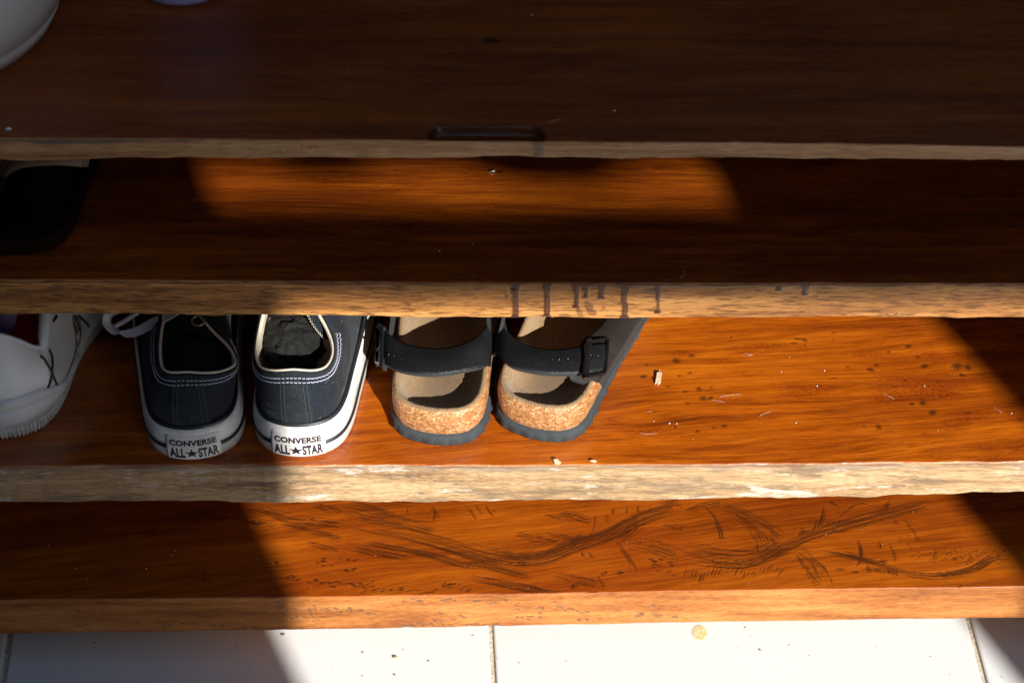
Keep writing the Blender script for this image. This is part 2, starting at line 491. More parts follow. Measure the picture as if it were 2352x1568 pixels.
ST += bundle([(150, 600), (400, 650), (600, 690), (800, 745), (1000, 770), (1300, 840)], z7, 30, 15, lmax=.4)
ST += bundle([(860, 845), (1050, 880), (1250, 910), (1400, 950), (1550, 960)], z7, 24, 16)
ST += bundle([(1420, 820), (1550, 840), (1750, 890)], z7, 16, 16)
ST += bundle([(1180, 550), (1350, 580), (1480, 600)], z7, 10, 15)
ST += bundle([(1390, 540), (1480, 555), (1600, 575)], z7, 9, 8)
ST += bundle([(1340, 380), (1450, 410), (1560, 440), (1700, 470)], z7, 12, 18)
ST += bundle([(1490, 390), (1600, 400), (1700, 420)], z7, 6, 12)
ST += bundle([(1050, 670), (1250, 700), (1400, 690), (1550, 650), (1700, 580)], z7, 16, 22)
ST += bundle([(1730, 370), (1740, 470), (1690, 590), (1580, 690)], z7, 3, 6, lmin=.5, lmax=1)
ST += bundle([(1650, 520), (1600, 600), (1540, 640)], z7, 6, 12, lmin=.4, lmax=1)
ST += bundle([(2060, 430), (1980, 520), (1850, 600)], z7, 12, 25, lmin=.3, lmax=.8)
for (a, b, c, d) in [(905, 340, 975, 430), (860, 345, 930, 450), (970, 340, 1035, 430), (600, 335, 665, 440), (632, 380, 622, 465), (440, 370, 446, 410), (1035, 370, 1048, 400),
                     (1810, 380, 1815, 480), (1855, 370, 1858, 410), (1950, 345, 1950, 410), (2030, 345, 2030, 400), (2110, 345, 2115, 400), (1640, 670, 1665, 700), (1680, 660, 1715, 710),
                     (1570, 880, 1580, 920), (1600, 880, 1600, 920), (1750, 820, 1770, 900), (1785, 850, 1790, 920)]:
    ST += bundle([(a, b), ((a + c) / 2, (b + d) / 2), (c, d)], z7, 2, 5, lmin=.7, lmax=1, w=.0006)
ST += bundle([(1870, 590), (1950, 690), (2000, 780), (2010, 850)], z7, 4, 9, lmin=.4, lmax=1)
ST += bundle([(2190, 470), (2260, 490), (2334, 510)], z7, 9, 14)
ST += bundle([(1930, 600), (2150, 640), (2334, 700)], z7, 18, 34)
ST += bundle([(2170, 400), (2250, 340), (2334, 330)], z7, 12, 26)
ST += bundle([(0, 390), (120, 355), (260, 330)], z8, 8, 12, main=.0005)
Q2 = [(0, 740), (200, 770), (400, 775), (550, 735), (700, 660), (850, 590), (1000, 540), (1250, 470), (1450, 420), (1600, 385), (1700, 355)]
ST += bundle(Q2, z8, 46, 24, side=.6, lmin=.12, lmax=.36, main=.00055)
ST += bundle([(0, 650), (250, 700), (500, 700), (700, 610)], z8, 26, 36)
ST += bundle([(100, 330), (200, 420), (250, 520), (260, 590)], z8, 7, 10, lmin=.4, lmax=.9)
ST += bundle([(230, 340), (400, 400), (550, 470), (690, 550)], z8, 16, 20)
ST += bundle([(300, 360), (450, 480), (530, 600), (550, 680)], z8, 14, 26)
ST += bundle([(520, 480), (600, 580), (640, 620)], z8, 6, 12)
ST += bundle([(780, 640), (850, 730), (900, 820), (960, 890)], z8, 16, 28)
ST += bundle([(850, 700), (950, 780), (1010, 890)], z8, 8, 18)
for pts in ([(830, 490), (815, 530), (790, 570)], [(910, 420), (905, 460), (880, 530)], [(965, 320), (960, 420), (930, 510)], [(850, 500), (840, 540), (820, 575)],
            [(1340, 590), (1345, 620), (1348, 645)], [(1430, 450), (1450, 462), (1480, 480)], [(1400, 560), (1440, 660), (1460, 740)], [(1420, 300), (1400, 340), (1370, 390)],
            [(1190, 570), (1215, 640), (1215, 740)], [(1215, 600), (1230, 680), (1190, 790)], [(1000, 320), (1030, 335), (1060, 350)]):
    ST += bundle(pts, z8, 3, 8, lmin=.6, lmax=1, w=.0006)
ST += bundle([(1040, 460), (1000, 500), (950, 545)], z8, 8, 22)
ST += bundle([(940, 655), (1100, 690), (1300, 740), (1450, 790), (1600, 825), (1800, 825), (1980, 790), (2130, 700), (2200, 690)], z8, 34, 16, lmin=.12, lmax=.4, main=.0005)
ST += bundle([(1100, 680), (1250, 710), (1400, 745)], z8, 10, 14)
ST += bundle([(1500, 430), (1580, 520), (1620, 600)], z8, 6, 12)
ST += bundle([(1500, 550), (1530, 620), (1560, 660)], z8, 5, 18)
ST += bundle([(1000, 540), (1200, 350), (1400, 405)], z8, 4, 10)
for k in range(26):
    x = 10 + k * 27 + rnd.uniform(-8, 8); y = 770 + 18 * math.sin(k * .5) + rnd.uniform(-8, 8); L = rnd.uniform(30, 90)
    ST += bundle([(x + 15, y), (x + 5, y + L / 2), (x - 12, y + L)], z8, 1, 3, lmin=.7, lmax=1, w=.0005)
for k in range(9):
    x = 1250 + k * 26
    ST += bundle([(x, 755 + k * 4), (x + 4, 775 + k * 4), (x + 8, 800 + k * 4)], z8, 2, 6, lmin=.7, lmax=1, w=.0006)
for k in range(3):
    ST += bundle([(1040 + 90 * k, 790 + 16 * (k % 2)), (1070 + 90 * k, 792 + 16 * (k % 2)), (1110 + 90 * k, 790 + 16 * (k % 2))], z8, 3, 6, lmin=.4, lmax=1, w=.0007)
def blob(px, py, z, w, h, dep=1.0, wob=.3):
    P = on(px, py, z)[:2]
    n = 4
    return [(np.array([[P[0] - w / 2 + w * i / (n - 1), P[1] + rnd.uniform(-wob, wob) * h] for i in range(n)]), h * .62, dep)]
for k in range(150):     # stippled seed head
    x = rnd.gauss(1870, 170); y = 690 + rnd.gauss(0, 26)
    ST += blob(*z8(x, y), ZD, rnd.uniform(.0006, .002), rnd.uniform(.0006, .0014), rnd.uniform(.4, .9))
for (cx, cy, sx, sy, n) in [(100, 890, 120, 22, 26), (330, 930, 160, 22, 20), (580, 945, 60, 12, 6), (740, 890, 60, 16, 16), (860, 925, 60, 12, 6), (60, 790, 60, 12, 8), (40, 720, 50, 12, 6),
                            (2150, 760, 50, 40, 12), (1910, 820, 25, 20, 6), (1800, 820, 15, 15, 4), (2250, 770, 20, 60, 8), (1740, 945, 40, 8, 4)]:
    for k in range(n):
        ST += blob(*z7(rnd.gauss(cx, sx * .6), rnd.gauss(cy, sy * .6)), ZD, rnd.uniform(.0012, .0045), rnd.uniform(.0008, .0018), rnd.uniform(.5, 1))
for (cx, cy, sx, sy, n) in [(2000, 850, 30, 25, 10), (2120, 865, 60, 12, 8), (2250, 880, 60, 20, 9), (2200, 740, 80, 20, 9), (1880, 730, 30, 20, 5), (1420, 390, 60, 40, 10), (1320, 460, 40, 30, 8), (1500, 450, 30, 20, 5),
                            (1400, 860, 14, 70, 14)]:
    for k in range(n):
        ST += blob(*z6(rnd.gauss(cx, sx * .6), rnd.gauss(cy, sy * .6)), ZD, rnd.uniform(.0012, .004), rnd.uniform(.0008, .002), rnd.uniform(.5, 1))
for (cx, cy, n) in [(1900, 900, 8), (1970, 905, 5)]:
    for k in range(n): ST += blob(*z8(rnd.gauss(cx, 50), rnd.gauss(cy, 8)), ZD, .0015, .0009, .8)

def face_blob(px, py, w, h, dep=1.0):
    P = at_y(px, py, .94)
    n = 4
    return [(np.array([[P[0] - w / 2 + w * i / (n - 1), P[2] + rnd.uniform(-.25, .25) * h] for i in range(n)]), h * .6, dep)]
SF = []
for (cx, cy, sx, sy, n) in [(80, 1050, 90, 12, 20), (210, 1080, 60, 6, 6), (420, 1000, 20, 8, 3), (520, 1000, 40, 14, 6), (740, 995, 40, 8, 6), (930, 1005, 40, 12, 5), (1020, 1020, 40, 10, 5), (1120, 1005, 10, 25, 4),
                            (1205, 1045, 14, 25, 5), (1355, 1100, 10, 30, 4), (1470, 1025, 22, 25, 5), (1545, 1065, 25, 22, 6), (1640, 1090, 50, 14, 7), (1690, 1145, 80, 8, 8), (1250, 1125, 90, 12, 12),
                            (820, 1105, 30, 14, 6), (740, 1140, 20, 25, 6), (560, 1160, 140, 16, 26), (450, 1175, 60, 10, 12), (860, 1165, 120, 8, 14), (1060, 1165, 60, 8, 8), (680, 1085, 60, 8, 6), (2130, 1055, 50, 8, 5),
                            (2040, 1110, 40, 22, 12), (2140, 1125, 40, 22, 12), (2280, 1135, 50, 12, 9), (1490, 1060, 60, 8, 5), (1340, 1060, 60, 8, 6)]:
    for k in range(n):
        SF += face_blob(*z7(rnd.gauss(cx, sx * .55), rnd.gauss(cy, sy * .55)), rnd.uniform(.0010, .0042), rnd.uniform(.0008, .0024), rnd.uniform(.4, .9))
for (cx, cy, sx, sy, n) in [(350, 1020, 30, 6, 4), (515, 1028, 22, 8, 4), (715, 1018, 25, 10, 4), (90, 1090, 50, 10, 6), (120, 1165, 60, 10, 7), (270, 1212, 50, 7, 6), (590, 1135, 110, 12, 16), (900, 1120, 90, 8, 8), (1080, 1105, 30, 12, 7),
                            (1150, 1140, 40, 14, 8), (1300, 1130, 50, 14, 8), (1500, 1150, 90, 10, 14), (1700, 1155, 90, 8, 10), (1900, 1020, 40, 10, 9), (1960, 1040, 40, 14, 8), (2040, 1105, 50, 12, 9), (2150, 1050, 70, 30, 26), (2250, 1050, 60, 18, 18),
                            (2150, 1120, 25, 16, 6), (2200, 1178, 50, 6, 6), (2060, 1175, 30, 6, 3)]:
    for k in range(n):
        SF += face_blob(*z6(rnd.gauss(cx, sx * .55), rnd.gauss(cy, sy * .55)), rnd.uniform(.0010, .0036), rnd.uniform(.0008, .002), rnd.uniform(.35, .8))
for (cx, cy) in [(20, 1145), (70, 1142), (110, 1143), (1800, 1088), (1830, 1095), (2250, 1090)]:
    SF += face_blob(*z8(cx, cy), .005, .0012, .5)

board_d = make_board('shelf', ZD, [(0, 1378, 1456), (784, 1369, 1445), (1568, 1357.6, 1431.6), (2352, 1347, 1420)], M['wood_d'],
    'lowest shelf, orange plank carved with feather shapes', rack, dx=.00065, dy=.00065, dz=.0007, seed=40, strokes_top=ST, strokes_face=SF, ragged=.0004, face_rough=.0002)

# --- third shelf (the shoes stand on it)
SCt = []
for (x, y, w, h) in [(220, 568, 34, 26), (315, 540, 36, 16), (970, 438, 90, 10), (940, 465, 60, 9), (1010, 445, 30, 14), (20, 670, 40, 18), (240, 665, 28, 10), (305, 645, 26, 10), (360, 745, 16, 18), (275, 760, 22, 12), (385, 800, 34, 24),
                     (430, 800, 26, 16), (435, 735, 22, 8), (515, 970, 22, 14), (350, 1005, 20, 12), (450, 985, 24, 8), (1410, 625, 42, 18), (1270, 612, 26, 8), (1185, 680, 56, 6), (1640, 483, 38, 16), (1700, 552, 32, 10),
                     (1740, 605, 48, 20), (1943, 610, 24, 40), (1970, 660, 30, 16), (2005, 615, 28, 28), (1185, 400, 30, 8), (1665, 838, 30, 14), (1730, 830, 30, 22), (1790, 890, 18, 26), (1460, 975, 22, 20), (1370, 970, 14, 8),
                     (1625, 695, 24, 10), (2010, 890, 22, 12), (40, 597, 22, 10), (75, 680, 14, 12), (1520, 520, 14, 12), (1447, 600, 20, 12), (1008, 478, 20, 8), (215, 980, 14, 10), (290, 832, 40, 8), (170, 730, 22, 8), (558, 430, 14, 8)]:
    s_ = .00034 / 1.6333 / 1.63265 * 1.0 * 0.98
    SCt += blob(*q2(x, y), ZC, max(w * s_ * .8, .0005), h * s_ * 1.55, .8, .15)
def lap_c(X, dz):
    e = .0015 + .003 * (fbm(X * 30, X * 0 + 1, 77) ** 2) * 2
    return (1 - sstep(e * .7, e, dz)) * .9
PC = []
for k in range(60):
    xx = rnd.uniform(-.38, .38); zz = ZC - rnd.uniform(.008, .036)
    w = rnd.uniform(.001, .004); hh = rnd.uniform(.0008, .0016)
    PC.append((np.array([[xx, zz], [xx + w * .5, zz + rnd.uniform(-.0005, .0005)], [xx + w, zz]]), hh * .6, rnd.uniform(.2, .5)))
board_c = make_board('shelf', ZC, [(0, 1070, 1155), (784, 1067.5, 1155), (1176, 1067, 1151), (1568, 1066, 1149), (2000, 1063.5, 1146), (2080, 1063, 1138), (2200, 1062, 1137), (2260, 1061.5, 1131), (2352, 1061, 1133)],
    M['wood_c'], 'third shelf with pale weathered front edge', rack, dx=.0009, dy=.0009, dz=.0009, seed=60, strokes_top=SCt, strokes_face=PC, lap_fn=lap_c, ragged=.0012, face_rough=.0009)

# --- second shelf: varnish drips over the raw front
drips = [(808, 1478, 52), (1030, 1470, 44), (1235, 1410, 40), (1572, 1478, 52), (1806, 1450, 34), (1298, 1340, 34), (1408, 1345, 40)]
def z5(x, y): return ((1500 + x / 1.8667) / 1.63265, (400 + y / 1.8667) / 1.63265)
DR = []
for x, y, w in drips:
    P = at_y(*z5(x, y), .94); P0 = at_y(*z5(x, 1240), .94)
    DR.append((P0[0], P[0], ZB - P[2], w / 1.8667 / 1.63265 * .000295))
for qx, yend in [(1007, 180), (850, 150)]:
    P = at_y(*q2(qx, yend), .94); DR.append((P[0], P[0], ZB - P[2], .0035))
def lap_b(X, dz):
    e = .0016 + .0045 * fbm(X * 14, X * 0 + 4, 31, 4) - .0010
    lp = (1 - sstep(e * .8, e, dz)) * .75
    for (xa, xb, L, w) in DR:
        xc = xa + (xb - xa) * np.clip(dz / L, 0, 1) + .00018 * np.sin(dz * 300 + xa * 90)
        ww = w * (.42 + .55 * np.exp(-dz / .0035) + .22 * np.exp(-((dz - L) / .002) ** 2))
        m = (1 - sstep(ww * .85, ww * 1.1, np.abs(X - xc))) * (1 - sstep(L - .0004, L + .0006, dz))
        rim = .25 * np.exp(-((np.abs(X - xc) - ww * .85) / .0004) ** 2)
        bead = .35 * np.exp(-((dz - L + .0012) / .0016) ** 2)
        lp = np.maximum(lp, m * (.80 + rim + bead))
    for (zx, zy, w, h) in [(1325, 1405, .003, .007), (1260, 1450, .0022, .005), (1345, 1440, .0035, .003), (1427, 1410, .0012, .002), (1410, 1424, .0006, .0008)]:
        P = at_y(*z5(zx, zy), .94)
        m = ((X - P[0] + (dz - (ZB - P[2])) * -.3) / w) ** 2 + ((dz - (ZB - P[2])) / h) ** 2
        lp = np.maximum(lp, (1 - sstep(.7, 1.1, m)) * .5)
    return lp
SBf = []
for (zx, zy, w, h) in [(784, 1238, .0010, .0022), (781, 1276, .0010, .0026), (773, 1302, .0010, .0014), (740, 1328, .0030, .0020)]:
    P = at_y(*z5(zx, zy), .94); SBf.append((np.array([[P[0] - w / 2, P[2] + h * .1], [P[0], P[2]], [P[0] + w / 2, P[2] - h * .1]]), h * .6, 1.0))
for (qx, qy, n) in [(1205, 215, 6), (1560, 295, 10), (1620, 300, 8)]:
    for k in range(n):
        P = at_y(*q2(qx + rnd.gauss(0, 25), qy + rnd.gauss(0, 5)), .94); SBf.append((np.array([[P[0] - .001, P[2]], [P[0] + .001, P[2]]]), .0008, .45))
SBt = []
for (zx, zy, w, h) in [(538, 1197, .003, .0022), (548, 1160, .002, .0012), (690, 452, .006, .0022), (840, 998, .001, .001)]:
    SBt += blob(*z5(zx, zy), ZB, w, h, 1.0, .2)
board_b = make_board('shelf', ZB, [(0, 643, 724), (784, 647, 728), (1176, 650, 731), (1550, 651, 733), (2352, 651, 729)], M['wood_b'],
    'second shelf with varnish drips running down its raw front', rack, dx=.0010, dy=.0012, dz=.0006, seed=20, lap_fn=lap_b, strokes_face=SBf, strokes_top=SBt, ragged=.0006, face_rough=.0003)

# --- top shelf with finger recess
sl0, sr0 = on(983, 320, ZA), on(1250, 320, ZA)
ytop = on(1116, 291, ZA)[1]
def slot(X, Y):
    xc, yc = (sl0[0] + sr0[0]) / 2, ytop - .009
    hx, r = (sr0[0] - sl0[0]) / 2, .009
    qx = np.maximum(np.abs(X - xc) - (hx - r), 0); qy = Y - yc
    qy = np.where(qy > 0, qy, qy * .5)
    d = np.hypot(qx, qy) - r
    m = 1 - sstep(-.0012, .0003, d)
    dark = np.exp(-(d / .0012) ** 2) * .5  # recess shade put into the colour along its wall
    return -m * .0065, np.clip(dark * 1.3 + m * .12 * (fbm(X * 60, Y * 200, 3) > .5), 0, 1)
SAt = blob(1128, 93, ZA, .010, .0050, 1.0, .2) + blob(1118, 96, ZA, .004, .002, .8, .3)
SAt += blob(*(280 / 1, 433), ZA, .02, .0012, .5, .2)
SAf = []
for (x, y) in [(1150, 322), (1185, 326), (1240, 330)]:
    pass
def lap_a(X, dz):
    e = .0012 + .006 * np.clip(fbm(X * 9, X * 0 + 7, 91, 6) - .50, 0, 1) * 5 * (1 - sstep(-.02, .02, X))
    lp = (1 - sstep(e * .8, e, dz)) * .85
    P = at_y(1238, 345, .94)
    m = (1 - sstep(.0025, .0036, np.abs(X - P[0] + .0006 * np.sin(dz * 600)))) * .6
    return np.maximum(lp, m)
for k in range(14):
    P = at_y(620 + rnd.uniform(0, 130), 340 + rnd.uniform(-8, 14), .94); w = rnd.uniform(.0006, .002)
    SAf.append((np.array([[P[0] - w / 2, P[2]], [P[0] + w / 2, P[2]]]), .0009, .5))
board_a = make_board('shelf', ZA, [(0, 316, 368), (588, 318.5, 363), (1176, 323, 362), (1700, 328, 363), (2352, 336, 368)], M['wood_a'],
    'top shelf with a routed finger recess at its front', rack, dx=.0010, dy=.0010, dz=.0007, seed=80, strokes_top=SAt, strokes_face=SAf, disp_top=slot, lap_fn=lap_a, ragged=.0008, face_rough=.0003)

# --- uprights of the rack (beyond both sides of the picture)
def box_arrays(x0, x1, y0, y1, z0, z1, bev=0.0):
    V = [(x, y, z) for x in (x0, x1) for y in (y0, y1) for z in (z0, z1)]
    Fc = [(0, 1, 3, 2), (4, 6, 7, 5), (0, 4, 5, 1), (2, 3, 7, 6), (0, 2, 6, 4), (1, 5, 7, 3)]
    return V, Fc
M['upright'] = simple('dark_varnished_upright', (.12, .03, .006), .35, .3, 20)
for sx in (-1, 1):
    for yy in (1.0, 1.19):
        V, Fc = box_arrays(sx * .63 - .02, sx * .63 + .02, yy - .02, yy + .02, 0, .62)
        mesh_obj('upright', V, Fc, M['upright'], rack, smooth=False)
# the floor beneath carries the lowest shelf on short runners
# ---------------------------------------------------------------- floor
def tile_mat():
    t = NT('glazed_white_tile'); c = t.coord()
    n = t.noise(c, 9, 4, .55)
    d = t.noise(c, 140, 4, .7)
    col = t.ramp(n, [(.3, (.74, .75, .76)), (.7, (.80, .80, .79))])
    col = t.mix(t.rng(d, .68, .76, 0, .35), col, (.45, .41, .34))
    t.P(Base_Color=col, Roughness=t.rng(t.noise(c, 30, 3), .3, .7, .14, .26), Normal=t.bump(t.noise(c, 18, 3), .05, .002), Specular_IOR_Level=.5)
    return t.m
M['tile'] = tile_mat()
M['grout'] = simple('sandy_tile_grout', (.60, .52, .40), .9, .45, 300, .6, .001, 900)
rotf = math.radians(3.3); fwd = np.array([-math.sin(rotf), math.cos(rotf)]); rgt = np.array([math.cos(rotf), math.sin(rotf)])
g0 = on(1130, 1500, 0)[:2]
V, Fc = box_arrays(-4, 4, -3, 4, -.09, -.061)
dark_ground = mesh_obj('ground', V, Fc, simple('dark_unseen_ground', (.035, .04, .025), 1.0, .4, 12), None, smooth=False)  # unseen dark ground beyond the tiles, added to cut warm bounce light
dark_ground['kind'] = 'structure'
V, Fc = box_arrays(-1.16, 2.60, -2.5, 1.62, -.0605, -.0025)
floor = mesh_obj('floor', V, Fc, M['grout'], None, smooth=False)
tag(floor, 'floor of large glazed white tiles with sandy grout lines', None, None, 'structure')
HALF = .1994
tile_me = None
for i in range(-3, 6):
    for j in range(-8, 2):
        if tile_me is None:
            n = 7; h, bv = HALF, .0015
            ring = []
            def rr_(h, z, wob=0):
                pts = []
                for k in range(4):
                    a0 = k * math.pi / 2
                    sx, sy = [(1, -1), (1, 1), (-1, 1), (-1, -1)][k]
                    for q in range(n):
                        pass
                L = []
                for s in np.linspace(-1, 1, 14)[:-1]: L.append((h, s * h))
                for s in np.linspace(-1, 1, 14)[:-1]: L.append((-s * h, h))
                for s in np.linspace(-1, 1, 14)[:-1]: L.append((-h, -s * h))
                for s in np.linspace(-1, 1, 14)[:-1]: L.append((s * h, -h))
                return [(x + random.uniform(-wob, wob), y + random.uniform(-wob, wob), z) for x, y in L]
            r1 = rr_(h, -.012); r2 = rr_(h, -.0018, .0004); r3 = rr_(h - .0006, -.0005, .0003); r4 = rr_(h - .002, 0)
            Vt = r1 + r2 + r3 + r4; m = len(r1)
            Ft = [tuple(f) for f in grid_faces(4, m, False, True, flip=False)] + [tuple(range(3 * m, 4 * m))]
            t0 = mesh_obj('tile', Vt, Ft, M['tile'], None, smooth=False)
            tile_me = t0.data; t = t0
        else:
            t = bpy.data.objects.new('tile', tile_me); COL.objects.link(t)
        c2 = g0 + rgt * ((i + .5) * .403) + fwd * ((j + .5) * .403 - .16)
        t.location = (c2[0], c2[1], 0)
        t.rotation_euler = (0, 0, rotf)
        t.parent = floor
def ochre():
    t = NT('dried_ochre_spill'); c = t.coord()
    n = t.noise(c, 260, 4, .6)
    t.P(Base_Color=t.ramp(n, [(.35, (.78, .50, .17)), (.5, (.80, .62, .34)), (.62, (.80, .72, .55))]), Roughness=.35); return t.m
M['ochre'] = ochre()
M['tan_dust'] = simple('sandy_debris', (.36, .28, .17), .9, .3, 300)
M['dark_dust'] = simple('dark_grit', (.25, .24, .22), .9, .3, 300)
M['white_dust'] = simple('pale_lint', (.75, .73, .70), .9, .1, 300)
def flake(cx, cy, z, w, h, seedf, th=.0003, n=14, wob=.12):
    r = random.Random(seedf); V = []; Fc = []
    for zz, s in ((z, 1.0), (z + th, .88)):
        for k in range(n):
            a = 2 * math.pi * k / n; q = 1 + r.uniform(-.18, .18) if zz == z else 1
            if zz == z: pass
            V.append((cx + w / 2 * math.cos(a) * s * (1 + wob * math.sin(3 * a + seedf)), cy + h / 2 * math.sin(a) * s * (1 + wob * math.cos(2 * a + seedf)), zz))
    Fc = [(k, (k + 1) % n, n + (k + 1) % n, n + k) for k in range(n)] + [tuple(range(n, 2 * n))]
    return V, Fc
P = on(1607, 1452, 0)
V, Fc = flake(P[0], P[1], .0003, .0125, .0150, 3, .0001, 28, .02)
o = mesh_obj('spill_spot', V, Fc, M['ochre'], None); tag(o, 'ochre dried spill spot on the white floor tile', 'stain')
mu = Multi()
for (fn, x, y, w, h) in [(z7, 365, 1392, .0045, .0028), (z7, 365, 1515, .002, .0012), (z7, 148, 1362, .0014, .0012), (z8, 530, 1345, .0018, .001), (z8, 430, 1192, .0012, .0006), (z6, 1600 + 335, 1240, .004, .002)]:
    P = on(*fn(x, y), 0); mu.add(*flake(P[0], P[1], .0003, w, h, x, .0008, 9))
for k in range(26):
    P = on(rnd.uniform(0, 2352), rnd.uniform(1440, 1568), 0); s = rnd.uniform(.0005, .0012); mu.add(*flake(P[0], P[1], .0003, s, s, k, .0004, 6))
o = mu.build('floor_debris', M['tan_dust']); tag(o, 'sandy crumbs scattered over the white floor tiles', 'debris', None, 'stuff')
mu = Multi()
for (fn, x, y, w, h) in [(z7, 595, 1418, .003, .0018), (z7, 900, 1245, .0035, .0006), (z6, 645, 1292, .003, .0024), (z6, 1530, 1268, .002, .001), (z6, 1612, 1308, .0024, .0008), (z6, 1075, 1492, .001, .0006),
                         (z6, 925, 1408, .002, .0006), (z6, 685, 1390, .001, .0006), (z8, 2190, 1358, .001, .0007), (z8, 2250, 1395, .003, .0005), (z8, 2180, 1525, .0015, .0005)]:
    P = on(*fn(x, y), 0); mu.add(*flake(P[0], P[1], .0003, w * .7, h * .7, x, .0004, 8))
o = mu.build('floor_grit', M['dark_dust']); tag(o, 'dark grit specks scattered over the white floor tiles', 'grit', None, 'stuff')

# ---------------------------------------------------------------- dust, lint and hairs on the shelves
mu = Multi()
def speck(px, py, z, s, w=1.0, hgt=.5):
    s *= .72; P = on(px, py, z); n = 6; V = []
    for zz, q in ((z + .00005, 1), (z + s * hgt * .6, .8), (z + s * hgt, .2)):
        for k in range(n):
            a = 2 * math.pi * k / n; V.append((P[0] + s / 2 * q * w * math.cos(a), P[1] + s / 2 * q * math.sin(a), zz))
    Fc = [tuple(f) for f in grid_faces(3, n, False, True)] + [tuple(range(2 * n, 3 * n))]
    mu.add(V, Fc)
for k in range(46): speck(rnd.uniform(0, 2352), rnd.uniform(10, 310), ZA + .0004, rnd.choice([.0003, .0004, .0005, .0007]))
for k in range(50): speck(rnd.uniform(210, 2352), rnd.uniform(385, 640), ZB + .0004, rnd.choice([.0003, .0003, .0004, .0006]))
for k in range(70):
    x, y = rnd.uniform(150, 2352), rnd.uniform(745, 1060)
    if 270 < x < 1460 and y < 1045: continue
    speck(x, y, ZC + .0004, rnd.choice([.0003, .0004, .0005, .0008]))
for k in range(60): speck(rnd.uniform(60, 2352), rnd.uniform(1160, 1350), ZD + .0004, rnd.choice([.0003, .0004, .0005, .0007]))
for (fn, x, y, s) in [(z5, 1502, 30, .0022), (z5, 277, 1010, .0013), (z5, 508, 963, .0012), (q2, 180, 958, .0018), (q2, 225, 960, .0016), (q2, 120, 633, .0012), (q2, 1130, 636, .0016), (q2, 1085, 730, .0016), (q2, 955, 955, .0015), (q2, 1742, 728, .0014),
                      (q2, 2275, 897, .0016), (q2, 865, 643, .0013), (q2, 85, 945, .0011)]:
    z = {z5: ZA if y < 100 else ZB, q2: ZC}[fn]
    speck(*fn(x, y), z + .0004, s)
speck(20, 297, ZA + .0004, .004, 1.6); speck(1222, 35, ZA + .0004, .0016, 1.8)
for (x, y, s) in [(1000, 785, .003), (517, 785, .0016), (595, 860, .0024), (515, 873, .0016), (1200, 665, .0018), (1175, 693, .0018), (705, 632, .0012), (290, 645, .0018), (335, 628, .0016)]:
    speck(*z6(x, y), ZD + .0004, s * .7)
for (x, y, s) in [(1075, 748, 1.0)]: pass
o = mu.build('lint_specks', M['white_dust']); tag(o, 'pale lint specks scattered over the wooden shelves', 'lint', None, 'stuff')
mu = Multi()
def hair(fn, pts, z, r=.00007):
    W = np.array([on(*fn(*p), z + .0012 + .0008 * (i % 2)) for i, p in enumerate(pts)])
    mu.add(*tube_arrays(crom(W, 14), r, 4))
for pts in ([(40, 883), (55, 888), (75, 884)], [(0, 1018), (40, 1024), (100, 1020)], [(440, 815), (480, 820), (520, 830)], [(730, 915), (760, 900), (800, 885)], [(1490, 775), (1520, 790), (1560, 812)], [(490, 795), (560, 785), (620, 780)],
            [(2170, 860), (2200, 880), (2220, 898)], [(640, 530), (690, 540), (660, 545)]):
    hair(q2, pts, ZC)
for pts in ([(750, 1095), (745, 1040), (760, 1160)],): hair(lambda x, y: (x / 2.45 / 1.63265, (1150 + y / 2.45) / 1.63265), pts, ZC, .00008)
hair(q2, [(268, 15), (270, 50), (245, 70)], ZB, .00009)
hair(z5, [(1035, 115), (1080, 100), (1125, 82)], ZA, .00008)
o = mu.build('stray_hairs', M['white_dust']); tag(o, 'fine stray hairs lying on the wooden shelves', 'hair', None, 'stuff')
# metal staple end and pale splinters
def splinter(name, pts, z, th, mat, label, cat, tip=0):
    W = [on(*p, z)[:2] for p in pts]; n = len(W)
    V = [(x, y, z + .0006 + (.001 if i in (0, 1) else 0)) for i, (x, y) in enumerate(W)] + [(x, y, z + .0006 + th + (.001 if i in (0, 1) else 0)) for i, (x, y) in enumerate(W)]
    Fc = [tuple(range(n))[::-1], tuple(range(n, 2 * n))] + [(k, (k + 1) % n, n + (k + 1) % n, n + k) for k in range(n)]
    o = mesh_obj(name, V, Fc, mat, None, smooth=False); return tag(o, label, cat)
M['chip'] = simple('raw_wood_chip', (.62, .45, .30), .8, .2, 400, .4, .0004, 1200)
splinter('wood_chip', [q2(104, 660), q2(134, 660), q2(126, 716), q2(108, 729), q2(104, 718), q2(92, 722)], ZC, .0012, M['chip'], 'small pale wood chip lying right of the black sandals', 'wood chip')
splinter('wood_splinter', [z7(1448, 58), z7(1475, 52), z7(1502, 70), z7(1490, 78), z7(1460, 76)], ZC, .0012, M['chip'], 'pale splinter at the front edge below the right sandal', 'splinter')
splinter('wood_splinter', [z7(1700, 62), z7(1725, 56), z7(1746, 60), z7(1730, 67)], ZC, .0008, M['chip'], 'tiny flat splinter just right of the brighter one at the shelf edge', 'splinter')
M['metal'] = simple('bright_nail_metal', (.6, .62, .62), .25, .1, 300, Metallic=1.0)
P0, P1 = on(*z5(625, 456), ZB + .001), on(*z5(668, 448), ZB + .0014)
o = tube('nail', np.linspace(P0, P1, 8), np.array([.0003, .0007, .0008, .0009, .0009, .0008, .0006, .0003]), M['metal']); tag(o, 'shiny nail lying on the sunlit patch of the second shelf', 'nail')
o.parent = None

